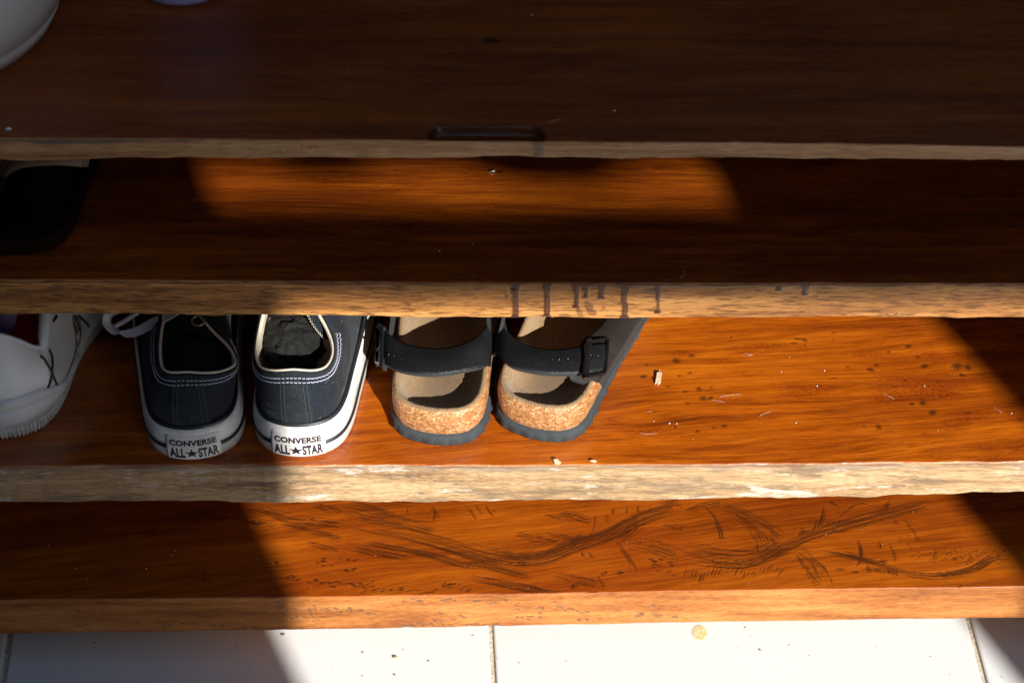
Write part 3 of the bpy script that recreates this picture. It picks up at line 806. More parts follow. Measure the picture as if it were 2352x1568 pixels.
# ---------------------------------------------------------------- shoe materials
def canvas_mat(name, col, glow=1.0):
    t = NT(name); c = t.coord()
    w1 = t.new("ShaderNodeTexWave", wave_type='BANDS', bands_direction='X'); t.l.new(c, w1.inputs[0]); w1.inputs['Scale'].default_value = 260
    w2 = t.new("ShaderNodeTexWave", wave_type='BANDS', bands_direction='Z'); t.l.new(c, w2.inputs[0]); w2.inputs['Scale'].default_value = 260
    wv = t.math('MULTIPLY', w1.outputs['Fac'], w2.outputs['Fac'])
    n = t.noise(c, 45, 4, .6); fz = t.noise(c, 620, 4, .8)
    col_ = t.ramp(n, [(.3, tuple(x * .7 for x in col)), (.7, tuple(x * 1.25 for x in col))])
    col_ = t.mix(t.rng(fz, .55, .72, 0, .8), col_, tuple(x * 5 for x in col))
    t.P(Base_Color=col_, Roughness=.9, Specular_IOR_Level=.2, Sheen_Weight=.06, Sheen_Roughness=.5, Normal=t.bump(t.math('ADD', wv, t.math('MULTIPLY', fz, .6)), .5, .0006))
    return t.m
M['canvas'] = canvas_mat('black_canvas', (.009, .0125, .019))
M['canvas_strip'] = canvas_mat('black_twill_strip', (.012, .016, .020))
def knit():
    t = NT('black_knit_sock'); c = t.coord()
    v = t.voro(t.coord((1, 1.6, 1.6)), 900, 'F1', 'Distance', .5); n = t.noise(c, 60, 4, .6)
    t.P(Base_Color=t.mix(t.rng(v, .1, .5, 1, 0), (.006, .006, .006), (.050, .050, .046)), Roughness=.85, Specular_IOR_Level=.25, Normal=t.bump(t.math('SUBTRACT', n, v), .7, .0009)); return t.m
M['sock'] = knit()
M['lining'] = simple('cream_cotton_lining', (.72, .63, .50), .95, .12, 500, .5, .0006, 2500)
M['insole'] = simple('worn_insole', (.30, .24, .17), .9, .2, 90, .3, .0005, 900)
M['rubber'] = None
def rubber_mat(name, col, dirt):
    t = NT(name); c = t.coord()
    n = t.noise(c, 60, 5, .65); f = t.noise(t.coord((60, 60, 500)), 1, 4, .7)
    k = t.math('MULTIPLY', t.rng(n, .45, .68, 0, 1), t.rng(f, .35, .6, 0, 1))
    t.P(Base_Color=t.mix(t.math('MULTIPLY', k, .85), col, dirt), Roughness=t.rng(n, .3, .7, .38, .6), Normal=t.bump(t.noise(c, 500, 3), .12, .0004))
    return t.m
M['rubber'] = rubber_mat('white_foxing_rubber', (.76, .75, .74), (.42, .35, .28))
M['rubber_low'] = rubber_mat('worn_outsole_rubber', (.60, .57, .53), (.34, .28, .22))
M['black_rubber'] = simple('black_rubber_piping', (.018, .019, .022), .45, .2, 80)
M['print'] = simple('dark_plum_print', (.030, .014, .020), .5, .2, 200)
M['thread'] = simple('pale_blue_thread', (.62, .62, .80), .8, .15, 800)
M['darkthread'] = simple('dark_thread', (.06, .085, .09), .8, .25, 800)
M['lace'] = simple('white_cotton_lace', (.66, .66, .78), .9, .1, 500, .6, .0006, 1800)
M['eyelet'] = simple('nickel_eyelet', (.5, .5, .5), .3, .1, 100, Metallic=1.0)

def rot2(P, deg):
    a = math.radians(deg); P = np.asarray(P, float).copy()
    x = P[:, 0] * math.cos(a) - P[:, 1] * math.sin(a); y = P[:, 0] * math.sin(a) + P[:, 1] * math.cos(a)
    P[:, 0], P[:, 1] = x, y; return P
def offset2(O, d):
    """offset a closed ccw outline outward by d (2D)"""
    T_ = np.roll(O, -1, 0) - np.roll(O, 1, 0); Nn = np.c_[T_[:, 1], -T_[:, 0]]; Nn /= np.linalg.norm(Nn, axis=1)[:, None] + 1e-9
    return O + Nn * np.asarray(d).reshape(-1, 1)

def rings_obj(name, rings, mat, parent, cap_bot=False, cap_top=False, smooth=True):
    n = len(rings[0]); V = np.concatenate(rings)
    Fc = [tuple(f) for f in grid_faces(len(rings), n, False, True)]
    if cap_bot: Fc.append(tuple(range(n))[::-1])
    if cap_top: Fc.append(tuple(range((len(rings) - 1) * n, len(rings) * n)))
    return mesh_obj(name, V, Fc, mat, parent, smooth=smooth)

BASE_R = [(0, 0), (.018, .0035), (.030, .013), (.0365, .030), (.0405, .058), (.046, .10), (.051, .15), (.053, .19), (.047, .24), (.030, .275), (.005, .29),
          (-.02, .285), (-.040, .26), (-.047, .22), (-.044, .18), (-.037, .13), (-.0345, .09), (-.0355, .058), (-.0355, .030), (-.030, .013), (-.018, .0035)]
TOP_R = [(0, .012, .080), (.014, .0125, .0785), (.0225, .019, .0755), (.0262, .034, .071), (.0255, .048, .070), (.021, .061, .072), (.0145, .072, .077), (.008, .085, .082), (.003, .098, .086), (-.003, .106, .088), (-.008, .108, .089),
         (-.012, .107, .088), (-.016, .104, .087), (-.020, .10, .084), (-.024, .092, .080), (-.027, .080, .075), (-.0295, .064, .071), (-.0305, .048, .070), (-.0295, .033, .072), (-.0245, .019, .0755), (-.014, .0125, .0785)]
TOP_L = [(.002, .012, .080), (.014, .0125, .0785), (.026, .017, .076), (.0335, .026, .073), (.0325, .036, .072), (.026, .047, .073), (.015, .058, .076), (.006, .068, .080), (-.002, .078, .084), (-.008, .086, .086), (-.013, .092, .088),
         (-.016, .091, .088), (-.019, .087, .087), (-.0205, .081, .085), (-.022, .073, .082), (-.0225, .064, .079), (-.023, .053, .077), (-.0225, .041, .0755), (-.0205, .028, .075), (-.017, .018, .077), (-.010, .0125, .079)]

def text_mesh(body, size_x, height, bold=.0):
    cu = bpy.data.curves.new('t', 'FONT'); cu.body = body; cu.offset = bold; cu.size = 1.0; cu.space_character = 1.06
    ob = bpy.data.objects.new('t', cu); COL.objects.link(ob)
    dg = bpy.context.evaluated_depsgraph_get(); me = bpy.data.meshes.new_from_object(ob.evaluated_get(dg))
    bpy.data.objects.remove(ob)
    import bmesh
    bm = bmesh.new(); bm.from_mesh(me); bmesh.ops.triangulate(bm, faces=bm.faces)
    bmesh.ops.subdivide_edges(bm, edges=[e for e in bm.edges if e.calc_length() > .25], cuts=2, use_grid_fill=False)
    bmesh.ops.triangulate(bm, faces=bm.faces)
    V = np.array([v.co[:] for v in bm.verts]); bm.verts.index_update()
    Fc = [[v.index for v in f.verts] for f in bm.faces]; bm.free(); bpy.data.meshes.remove(me)
    mn, mx = V.min(0), V.max(0)
    V = (V - mn) / (mx - mn + 1e-9) * [1, 1, 0]
    return V * [size_x, height, 0], Fc

def canvas_shoe(loc, base, top, label, side, grp, yaw_label=0.0, lean=0.0):
    root = empty('canvas_shoe', loc, label, 'shoe', grp)
    L3 = np.array(loc)
    NS = 252
    stB = crom(np.c_[base, np.zeros(len(base))], NS, closed=True, arc=False)[:, :2]
    stT = crom(np.array(top), NS, closed=True, arc=False)
    O = stB
    def ring(off, z, a=0.0):
        o = offset2(O, off); return np.c_[o[:, 0], o[:, 1] + lean * z, np.full(NS, z)] + L3
    sole_h = .030
    # sole
    rings_obj('outsole', [ring(-.003, .0), ring(-.0006, .0006), ring(.0004, .003), ring(.0004, .0125), ring(-.001, .0126)], M['rubber_low'], root, cap_bot=True)
    rings_obj('foxing', [ring(-.002, .0126), ring(-.0002, .0127), ring(.0000, .018), ring(-.0012, .026), ring(-.0022, sole_h), ring(-.0034, sole_h + .0004), ring(-.006, sole_h - .002)], M['rubber'], root)
    st_ = rings_obj('foxing_stripe', [ring(.0002, .0118), ring(.0012, .0122), ring(.0013, .0142), ring(.0002, .0147)], M['black_rubber'], root)
    tube('piping', ring(-.0046, sole_h + .0006), .0019, M['black_rubber'], root, 8, True)
    # upper
    by = stB[:, 1]
    B0 = offset2(O, -.0062)
    nv = 22; G = np.zeros((nv, NS, 3))
    heelw = 1 - sstep(.06, .14, by)
    for k in range(nv):
        v = k / (nv - 1)
        w_h = v ** 1.9; w_t = v ** .85
        w = heelw * w_h + (1 - heelw) * w_t
        zf = heelw * v + (1 - heelw) * (1 - (1 - v) ** 1.7)
        xy = B0 * (1 - w)[:, None] + stT[:, :2] * w[:, None]
        bul = .0022 * np.sin(np.pi * v) * heelw
        xy = offset2(xy, bul) if k < nv - 1 else xy
        z = sole_h - .002 + (stT[:, 2] - sole_h + .002) * zf
        wr = (fbm(np.arange(NS) / 9.0, np.full(NS, v * 6), 5 + side) - .5) * .0022 * np.sin(np.pi * v)
        xy = offset2(xy, wr)
        G[k] = np.c_[xy, z] + L3
    rings_obj('upper', list(G), M['canvas'], root)
    # lining + insole
    inn = []
    for k, (v, d) in enumerate([(1.0, -.0002), (1.0, -.0022), (.86, -.0028), (.6, -.003), (.35, -.003), (.1, -.004)]):
        i = v * (nv - 1); i0 = int(i); i1 = min(i0 + 1, nv - 1); g = G[i0] * (1 - i + i0) + G[i1] * (i - i0)
        xy = offset2(g[:, :2], d); inn.append(np.c_[xy, g[:, 2] - (.0004 if k else 0) + (.0006 if k == 1 else 0)])
    inn[-1][:, 2] = loc[2] + .022
    rings_obj('lining', inn, M['lining'], root)
    c_ = inn[-1].mean(0)
    q = [np.c_[inn[-1][:, :2] * (1 - s) + np.c_[np.full(NS, c_[0]), inn[-1][:, 1]] * s, np.full(NS, loc[2] + .0225)] for s in (0, .5, 1)]
    rings_obj('insole', q, M['insole'], root)
    edge = G[-1] + np.array([0, 0, .0002]); edge = np.c_[offset2(edge[:, :2], -.0008), edge[:, 2]]
    tube('collar_edge', edge[::2], .0009, M['lining'], root, 6, True)
    # surface point lookup: (arc distance from heel centre, v)
    arc = np.r_[0, np.cumsum(np.linalg.norm(np.diff(np.r_[stT[:, :3], stT[:1, :3]], axis=0), axis=1))]; TOT = arc[-1]
    def S(sarc, v, off=0.0):
        s = sarc % TOT; i = np.interp(s, arc, np.arange(NS + 1)); i0 = int(i) % NS; i1 = (i0 + 1) % NS; f = i - int(i)
        k = v * (nv - 1); k0 = min(int(k), nv - 2); g = k - k0
        p = (G[k0, i0] * (1 - f) + G[k0, i1] * f) * (1 - g) + (G[k0 + 1, i0] * (1 - f) + G[k0 + 1, i1] * f) * g
        a = G[k0, (i0 + 1) % NS] - G[k0, i0 - 1]; b = G[min(k0 + 1, nv - 1), i0] - G[max(k0 - 1, 0), i0]
        n = np.cross(a, b); n /= np.linalg.norm(n) + 1e-12
        return p + n * off
    # collar binding: raised band along the opening + double row of stitches
    band = []
    for v, off in ((.995, .0004), (.99, .0011), (.93, .0012), (.915, .0003)):
        i = v * (nv - 1); i0 = int(i); g = G[i0] * (1 - i + i0) + G[min(i0 + 1, nv - 1)] * (i - i0)
        nrm = np.cross(np.roll(G[i0], -1, 0) - np.roll(G[i0], 1, 0), G[min(i0 + 1, nv - 1)] - G[i0 - 1]); nrm /= np.linalg.norm(nrm, axis=1)[:, None]
        band.append(g + nrm * off)
    rings_obj('collar_band', band, M['canvas_strip'], root)
    mu_ = Multi()
    for v, ph in ((.900, 0), (.835, .5)):
        s = -.092 if side > 0 else -.06
        e = .062 if side > 0 else .058
        while s < e:
            L_ = .0022; w = rnd.uniform(-.0001, .0001)
            pts = [S(s + L_ * q, v + w * 20 * q, .0013 if 0 < q < 1 else .0006) for q in (0, .3, .7, 1)]
            mu_.add(*tube_arrays(pts, .00030, 5)); s += .0028
    o = mu_.build('collar_stitching', M['thread'], root); o['kind'] = 'stuff'
    # heel strip
    hw = .0105
    cols = []
    for sx in np.linspace(-hw, hw, 13):
        cols.append([S(sx, v, .0004 if abs(abs(sx) - hw) < 1e-6 else .0011) for v in np.linspace(.01, .985, 16)])
    cols = np.array(cols)
    mesh_obj('heel_strip', cols.reshape(-1, 3), grid_faces(13, 16, flip=False), M['canvas_strip'], root)
    mu_ = Multi()
    for sx in (-hw + .0018, -hw + .0042, hw - .0042, hw - .0018):
        v = .06
        while v < .80:
            mu_.add(*tube_arrays([S(sx, v, .0010), S(sx, v + .012, .0014), S(sx, v + .024, .0010)], .00022, 4)); v += .036
    o = mu_.build('heel_stitching', M['darkthread'], root); o['kind'] = 'stuff'
    # licence-plate label on the heel
    OL = np.r_[O, O[:1]]; la = np.r_[0, np.cumsum(np.linalg.norm(np.diff(OL, axis=0), axis=1))]; LT = la[-1]
    def HP(s, z, off):
        s = s % LT; x = np.interp(s, la, OL[:, 0]); y = np.interp(s, la, OL[:, 1])
        e_ = .0015; x2 = np.interp((s + e_) % LT, la, OL[:, 0]); y2 = np.interp((s + e_) % LT, la, OL[:, 1]); x1 = np.interp((s - e_) % LT, la, OL[:, 0]); y1 = np.interp((s - e_) % LT, la, OL[:, 1])
        t = np.array([x2 - x1, y2 - y1]); t /= np.linalg.norm(t) + 1e-9
        o_ = off - .0025 * sstep(.012, .028, z)
        return np.array([x + t[1] * o_, y - t[0] * o_ + lean * z, z]) + L3
    HWL = .0200; nu, nz = 33, 13
    grid = np.array([[HP(s + yaw_label, z, (.0026 if 0 < i < nu - 1 and 0 < j < nz - 1 else .0008)) for j, z in enumerate(np.linspace(.0022, .0262, nz))] for i, s in enumerate(np.linspace(-HWL, HWL, nu))])
    lab = mesh_obj('heel_label', grid.reshape(-1, 3), grid_faces(nu, nz), M['rubber'], root)
    def put(V2, F2, x0, y0, nm, sag=0.0):
        W = [HP(yaw_label + x0 + v[0], y0 + v[1], .00285) for v in V2]
        return mesh_obj(nm, W, F2, M['print'], lab, smooth=False)
    tv, tf = text_mesh('CONVERSE', .0335, .0050, .05); put(tv, tf, -.01675, .0178, 'lettering')
    tv, tf = text_mesh('ALL', .0112, .0098, .045); put(tv, tf, -.0170, .0060, 'lettering')
    tv, tf = text_mesh('STAR', .0142, .0098, .045); put(tv, tf, .0030, .0060, 'lettering')
    sv = []
    for k in range(10):
        a = math.pi / 2 + k * math.pi / 5; r = 1 if k % 2 == 0 else .40; sv.append((r * math.cos(a) * .0050, r * math.sin(a) * .0048))
    sv.append((0, 0)); put(np.array(sv), [(k, (k + 1) % 10, 10) for k in range(10)], -.0015, .0106, 'star')
    return root, G, S, stT + L3, NS

locR = (-.1543, .9475, ZC + .0005); locL = (-.2302, .945, ZC + .0005)
baseL = rot2(np.array([(-x, y) for x, y in [BASE_R[0]] + BASE_R[:0:-1]]), 5.0)
shR = canvas_shoe(locR, np.array(BASE_R), TOP_R, 'black canvas low shoe in full sun, beside the black sandals', 1, 'pair of black canvas low shoes', yaw_label=-.0005)
shL = canvas_shoe(locL, baseL, TOP_L, 'shaded black canvas low shoe with a loose white lace, beside the white sneaker', -1, 'pair of black canvas low shoes', yaw_label=.000)

# tongues, laces and eyelets
def ribbon(name, path, width, th, mat, parent, wdir):
    P = crom(path, 60); T_ = np.gradient(P, axis=0); T_ /= np.linalg.norm(T_, axis=1)[:, None]
    Wd = crom(wdir, 60); Wd -= T_ * (Wd * T_).sum(1)[:, None]; Wd /= np.linalg.norm(Wd, axis=1)[:, None]; N_ = np.cross(T_, Wd)
    rings = np.array([[P[i] + Wd[i] * width / 2 * math.cos(a) + N_[i] * th / 2 * math.sin(a) for a in np.linspace(0, 2 * math.pi, 12, endpoint=False)] for i in range(60)])
    Fc = [tuple(f) for f in grid_faces(60, 12, False, True)] + [tuple(range(12))[::-1], tuple(range(59 * 12, 60 * 12))]
    return mesh_obj(name, rings.reshape(-1, 3), Fc, mat, parent)
lz = ZC
lp = [on(425, 705, lz + .09), on(395, 722, lz + .085), on(352, 742, lz + .074), on(312, 762, lz + .066), on(280, 766, lz + .063), on(253, 752, lz + .066), on(245, 734, lz + .070), on(258, 716, lz + .076), on(300, 700, lz + .085)]
ribbon('lace', lp, .0075, .0012, M['lace'], shL[0], [(.4, .9, .1), (.4, .9, .1), (.4, .8, .3), (.1, .8, .5), (0, .6, .8), (-.6, .3, .7), (-.9, .1, .3), (-.8, -.2, .5), (0, .5, .8)])
lp2 = [on(266, 748, lz + .07), on(286, 737, lz + .075), on(320, 715, lz + .082)]
tube('lace_tip', crom(lp2, 16), .0018, M['lace'], shL[0], 8)
c = on(455, 737, lz + .083); a_ = np.linspace(0, 2 * math.pi, 20, endpoint=False)
tube('eyelet', np.c_[c[0] + .0045 * np.cos(a_), c[1] + .0036 * np.sin(a_), c[2] + .0012 * np.sin(a_)], .0008, M['eyelet'], shL[0], 6, True)
c = on(452, 752, lz + .078)
tg, _ = sheet('tongue', [(-.246, 1.01, ZC + .070), (-.243, 1.04, ZC + .09), (-.243, 1.07, ZC + .098)], [(-.215, 1.00, ZC + .072), (-.210, 1.04, ZC + .09), (-.212, 1.07, ZC + .098)], .002, M['canvas'], shL[0], 16, 6, .004)
# right shoe: folded tongue edge with frayed stitching, white inner flap
A_ = [on(705, 722, lz + .078), on(722, 752, lz + .070), on(742, 777, lz + .060)]; B_ = [on(735, 722, lz + .074), on(747, 750, lz + .066), on(758, 780, lz + .056)]
sheet('tongue', A_, B_, .0022, M['canvas'], shR[0], 16, 5, .001)
mu = Multi()
for k in range(11):
    t = k / 10; p = crom(A_, 11)[k] + np.array([0, -.0006, .0016]); mu.add(*tube_arrays([p + [-.0006, .0004, 0], p, p + [.0007, -.0004, .0003]], .0005, 4))
o = mu.build('tongue_stitching', M['lining'], shR[0]); o['kind'] = 'stuff'
fl, _ = sheet('inner_flap', [on(606, 728, lz + .058), on(600, 775, lz + .050), on(604, 800, lz + .040), on(620, 822, lz + .028), on(637, 848, lz + .022)],
      [on(626, 728, lz + .056), on(622, 775, lz + .048), on(628, 800, lz + .037), on(633, 818, lz + .027), on(642, 846, lz + .021)], .0012, M['lace'], shR[0], 24, 5, .001)
# socks
def sock(loc, rad, seed, label, tilt=0.0):
    n, m = 90, 60; th = np.linspace(0, 2 * math.pi, n, endpoint=False); ph = np.linspace(0.02, math.pi - .02, m)
    TH, PH = np.meshgrid(th, ph, indexing='ij')
    X = np.cos(TH) * np.sin(PH); Y = np.sin(TH) * np.sin(PH); Z = np.cos(PH)
    fold = fbm(X * 2.2 + 5, Y * 3.2 + Z * 1.5 + 5, seed, 3) - .5
    ridg = 1 - np.abs(np.sin((Y * 2.1 + X * .7 + fold * 3 + seed) * 3.0)) ** .7
    r = 1 + fold * .24 + ridg * .10 + (fbm(X * 9, Y * 9 + Z * 5, seed + 3, 3) - .5) * .05
    V = np.stack([X * rad[0] * r, Y * rad[1] * r, Z * rad[2] * r * .95], 2).reshape(-1, 3)
    V = rot2(V, tilt) + np.array(loc)
    o = empty('sock', (loc[0], loc[1], loc[2] - rad[2]), label, 'sock', 'black socks stuffed in the canvas shoes')
    V2 = V
    Fc = [tuple(f) for f in grid_faces(n, m, True, False)] + [tuple(range(0, n * m, m)), tuple(range(m - 1, n * m, m))[::-1]]
    bpy.data.objects.remove(o)
    oo = mesh_obj('sock', V2, Fc, M['sock'], None)
    return tag(oo, label, 'sock', 'black socks stuffed in the canvas shoes')
sock((-.1605, 1.016, ZC + .050), (.0215, .030, .020), 3, 'sunlit black knit sock crumpled inside the canvas shoe next to the sandals', 8)
sock((-.2265, .995, ZC + .052), (.0225, .024, .021), 9, 'shaded black knit sock crumpled inside the canvas shoe with the loose lace', -20)

mu = Multi()
S_R = shR[2]
for k in range(15):
    s0, v0 = rnd.uniform(-.02, .075), rnd.uniform(.12, .8); a = rnd.uniform(-1.2, 1.2); L = rnd.uniform(.002, .006)
    pts = [S_R(s0 + L * q * math.cos(a) + .0012 * math.sin(q * 3), min(.85, max(.05, v0 + L * q * math.sin(a) * 14)), .0009) for q in (0, .33, .66, 1)]
    mu.add(*tube_arrays(pts, .00004, 3))
o = mu.build('lint', M['white_dust'], shR[0]); o['kind'] = 'stuff'

# ---------------------------------------------------------------- sandals
def cork_mat():
    t = NT('pressed_cork'); c = t.coord(); w = t.coord((1, 1, 1.25))
    nz = t.noise(c, 220, 3, .6)
    cell = t.new("ShaderNodeTexVoronoi", feature='F1'); t.l.new(w, cell.inputs['Vector']); cell.inputs['Scale'].default_value = 520
    ed = t.voro(w, 520, 'DISTANCE_TO_EDGE', 'Distance')
    hsv = t.new("ShaderNodeSeparateColor"); t.l.new(cell.outputs['Color'], hsv.inputs[0])
    col = t.ramp(hsv.outputs[0], [(0, (.30, .12, .035)), (.4, (.46, .21, .075)), (.75, (.58, .31, .13)), (1, (.70, .46, .27))])
    col = t.mix(t.rng(ed, 0, .09, .85, 0), col, (.26, .085, .022))
    col = t.mix(t.rng(nz, .55, .75, 0, .45), col, (.28, .11, .03))
    t.P(Base_Color=col, Roughness=.42, Normal=t.bump(t.math('ADD', ed, t.math('MULTIPLY', nz, .4)), .6, .0010), Coat_Weight=.15, Coat_Roughness=.3)
    return t.m
M['cork'] = cork_mat()
def suede_mat():
    t = NT('tan_suede_footbed'); c = t.coord()
    n = t.noise(c, 40, 4, .6); f = t.noise(c, 620, 5, .8)
    col = t.ramp(f, [(.35, (.15, .085, .04)), (.5, (.29, .18, .088)), (.68, (.43, .29, .155))])
    col = t.mix(t.rng(n, .42, .62, 0, .45), col, (.37, .245, .13))
    worn = t.attr('worn'); col = t.mix(t.math('MULTIPLY', worn, .65), col, (.13, .085, .05))
    t.P(Base_Color=col, Roughness=.95, Sheen_Weight=.2, Specular_IOR_Level=.2, Normal=t.bump(f, .6, .0007))
    return t.m
M['suede'] = suede_mat()
def leather_mat():
    t = NT('black_grained_leather'); c = t.coord()
    n = t.noise(t.coord((1, 1.5, 1)), 260, 4, .6, 1.5); w = t.noise(t.coord((180, 700, 700)), 1, 3, .6, .8)
    t.P(Base_Color=t.ramp(t.noise(c, 60, 3), [(.3, (.008, .0085, .010)), (.7, (.014, .015, .018))]), Roughness=t.rng(n, .3, .7, .38, .52),
        Normal=t.bump(t.math('ADD', n, t.math('MULTIPLY', w, .8)), .5, .0010), Specular_IOR_Level=.5)
    return t.m
M['leather'] = leather_mat()
M['felt'] = simple('black_felt_backing', (.030, .030, .030), .95, .4, 800, .7, .0008, 2500)
M['buckle'] = simple('glossy_black_buckle', (.010, .010, .011), .12, .1, 50)
M['eva'] = simple('grey_black_foam_sole', (.034, .041, .047), .8, .18, 120, .4, .0006, 1500)
SAND = [(0, 0), (.019, .003), (.0305, .012), (.0355, .027), (.0375, .05), (.041, .085), (.046, .12), (.05, .16), (.049, .20), (.04, .235), (.02, .252), (-.005, .255), (-.03, .24), (-.044, .21), (-.046, .17),
        (-.038, .12), (-.034, .085), (-.0345, .05), (-.0345, .027), (-.030, .012), (-.019, .003)]
def sandal(loc, mirror, yaw, label):
    root = empty('sandal', loc, label, 'sandal', 'pair of black strap sandals'); L3 = np.array(loc)
    S_ = np.array(SAND)
    if mirror: S_ = np.array([(-x, y) for x, y in [SAND[0]] + SAND[:0:-1]])
    S_ = rot2(S_, yaw)
    NS = 400
    O = crom(np.c_[S_, np.zeros(len(S_))], NS, closed=True)[:, :2]
    fwd_ = rot2(np.array([[0., 1.]]), yaw)[0]
    along = O @ fwd_
    def ring(off, z): o = offset2(O, off); return np.c_[o, np.broadcast_to(z, (NS,))] + L3
    k = np.arange(NS)
    saw = ((k * 58 / NS) % 1.0); jag = np.where(saw < .8, saw, (1 - saw) * 4) * .0030 + .0016 * (vnoise(k / 5.0, k * 0.0, 4) - .5)
    wav = .0012 * np.sin(k * 2 * math.pi * 58 / NS / 1.0)
    heelz = .0115 + .003 * sstep(.10, .2, along) * 0
    rings_obj('outsole', [ring(-.004, .0), ring(jag * .6, .0012 + .001 * (jag > .0009)), ring(jag, .0045), ring(.0012, .0075), ring(.0006, heelz), ring(-.003, heelz + .0003)], M['eva'], root, cap_bot=True)
    rimz = .036 - .010 * sstep(.08, .18, along)
    lumps = (fbm(k / 4.0, k * 0.0 + 2, 8) - .5) * .0010
    rings_obj('cork_midsole', [ring(-.0022, heelz - .001), ring(-.0008 + lumps, heelz + .003), ring(lumps * .7, heelz + (rimz - heelz) * .45), ring(-.0005 + lumps, heelz + (rimz - heelz) * .8), ring(-.0012, rimz - .001), ring(-.0024, rimz)], M['cork'], root)
    # suede footbed: rim then down into the heel cup
    spine_t = np.clip(along, .045, .20)
    spine = np.outer(spine_t, fwd_)
    fr = []; worn = []
    rimfuzz = (vnoise(k * 1.7, k * 0.0, 3) - .5) * .0010
    for q, zz in [(0, None), (.03, 'r'), (.085, 'r2'), (.14, .80), (.22, .48), (.34, .22), (.5, .08), (.7, .02), (1.0, 0.0)]:
        P2 = offset2(O, -.0018) * (1 - q) + spine * q
        seat = .0205
        if zz is None: z = rimz - .0005
        elif zz == 'r': z = rimz + .0009 + rimfuzz * .5; P2 = offset2(O, -.0026 + rimfuzz)
        elif zz == 'r2': z = rimz + .0002; P2 = offset2(O, -.0052 + rimfuzz)
        else: z = seat + (rimz - seat) * zz
        fr.append(np.c_[P2, np.broadcast_to(z, (NS,))] + L3)
        d = np.linalg.norm(P2 - fwd_ * .044, axis=1); worn.append((1 - sstep(.004, .030, d)) * 1.0)
    V = np.concatenate(fr)
    mesh_obj('footbed', V, grid_faces(len(fr), NS, False, True), M['suede'], root, dict(worn=np.concatenate(worn)))
    return root, O, L3
sdL = sandal((-.0562, .9588, ZC + .0005), True, -7, 'left sandal of the black pair, buckle beside the sunlit canvas shoe')
sdR = sandal((.0157, .9642, ZC + .0005), False, -17, 'right sandal of the black pair, large buckle facing the bare shelf')
def W_(px, py, dz): return on(px, py, ZC + dz)
def frame_buckle(parent, corners, r, bar_r):
    """corners: outer frame 4 points: TL TR BR BL (world); thick left bar"""
    TL, TR, BR, BL = map(np.array, corners)
    b = empty_mesh = None
    path = crom([TL * .97 + TR * .03, TL * .5 + TR * .5, TR * .9 + TL * .1, TR * .92 + BR * .08, TR * .5 + BR * .5, BR * .92 + TR * .08, BR * .9 + BL * .1, BL * .5 + BR * .5, BL * .97 + BR * .03], 48)
    fr_ = tube('buckle_frame', path, r, M['buckle'], parent, 8)
    d = TL - BL; L = np.linalg.norm(d); d /= L; xdir = (TR - TL) / np.linalg.norm(TR - TL); n = np.cross(xdir, d); n /= np.linalg.norm(n)
    if n[2] < 0: n = -n
    V = []; N = 14
    for i, t in enumerate(np.linspace(-.06, 1.06, 9)):
        s = 1 if 0 < i < 8 else .75
        c_ = BL + d * L * t
        for a in np.linspace(0, 2 * math.pi, N, endpoint=False):
            V.append(c_ + xdir * bar_r * s * math.cos(a) + n * (bar_r * .55 * s * math.sin(a) + .001))
    Fc = [tuple(f) for f in grid_faces(9, N, False, True)] + [tuple(range(N))[::-1], tuple(range(8 * N, 9 * N))]
    mesh_obj('buckle_bar', V, Fc, M['buckle'], parent)
    return n
def holes(parent, pts, nrm, r=.0011):
    for p in pts:
        a_ = np.linspace(0, 2 * math.pi, 12, endpoint=False); n = np.array(nrm) / np.linalg.norm(nrm)
        u = np.cross(n, [0, 1, 0]); u /= np.linalg.norm(u); v = np.cross(n, u)
        V = [p + n * .0004 + (u * math.cos(a) + v * math.sin(a)) * r for a in a_] + [p - n * .0001 + (u * math.cos(a) + v * math.sin(a)) * r * .45 for a in a_]
        Fc = [tuple(f) for f in grid_faces(2, 12, False, True)] + [tuple(range(12, 24))]
        mesh_obj('strap_hole', V, Fc, M['buckle'], parent)
# left sandal strap
backL = [W_(880, 846, .030), W_(885, 838, .041), W_(905, 850, .049), W_(945, 859, .054), W_(1000, 862, .056), W_(1060, 855, .055), W_(1108, 845, .049), W_(1121, 840, .040), W_(1122, 846, .026)]
frontL = [W_(872, 770, .030), W_(886, 752, .043), W_(902, 774, .049), W_(940, 794, .052), W_(1000, 803, .053), W_(1055, 795, .053), W_(1098, 772, .051), W_(1120, 740, .044), W_(1123, 716, .030)]
o, topL = sheet('strap', backL, frontL, .0028, M['leather'], sdL[0], 80, 12, .0015, M['felt'])
# buckle on the outer side, seen edge-on
nL = frame_buckle(sdL[0], [W_(881, 762, .047), W_(866, 752, .038), W_(864, 832, .034), W_(878, 836, .043)], .0012, .0030)
sheet('strap_end', [W_(882, 838, .044), W_(874, 838, .036), W_(868, 842, .026)], [W_(884, 752, .046), W_(872, 742, .036), W_(868, 750, .024)], .0022, M['leather'], sdL[0], 16, 8, .0004, M['felt'])
holes(sdL[0], [topL[int(80 * t), 4] for t in (.20, .24, .29)], (-.4, -.3, .8))
tube('stud', [W_(868, 803, .040), W_(871, 800, .046)], .0013, M['buckle'], sdL[0], 8)
sheet('side_panel', [W_(884, 852, .030), W_(896, 800, .026), W_(905, 745, .024), W_(915, 690, .024)], [W_(882, 838, .044), W_(893, 790, .046), W_(900, 740, .050), W_(905, 690, .055)], .0026, M['leather'], sdL[0], 20, 6, 0, M['felt'])
sheet('side_panel', [W_(1122, 850, .022), W_(1130, 800, .018), W_(1138, 750, .018), W_(1142, 700, .018)], [W_(1120, 842, .036), W_(1122, 790, .042), W_(1122, 740, .048), W_(1120, 700, .052)], .0026, M['leather'], sdL[0], 20, 6, 0, M['felt'])
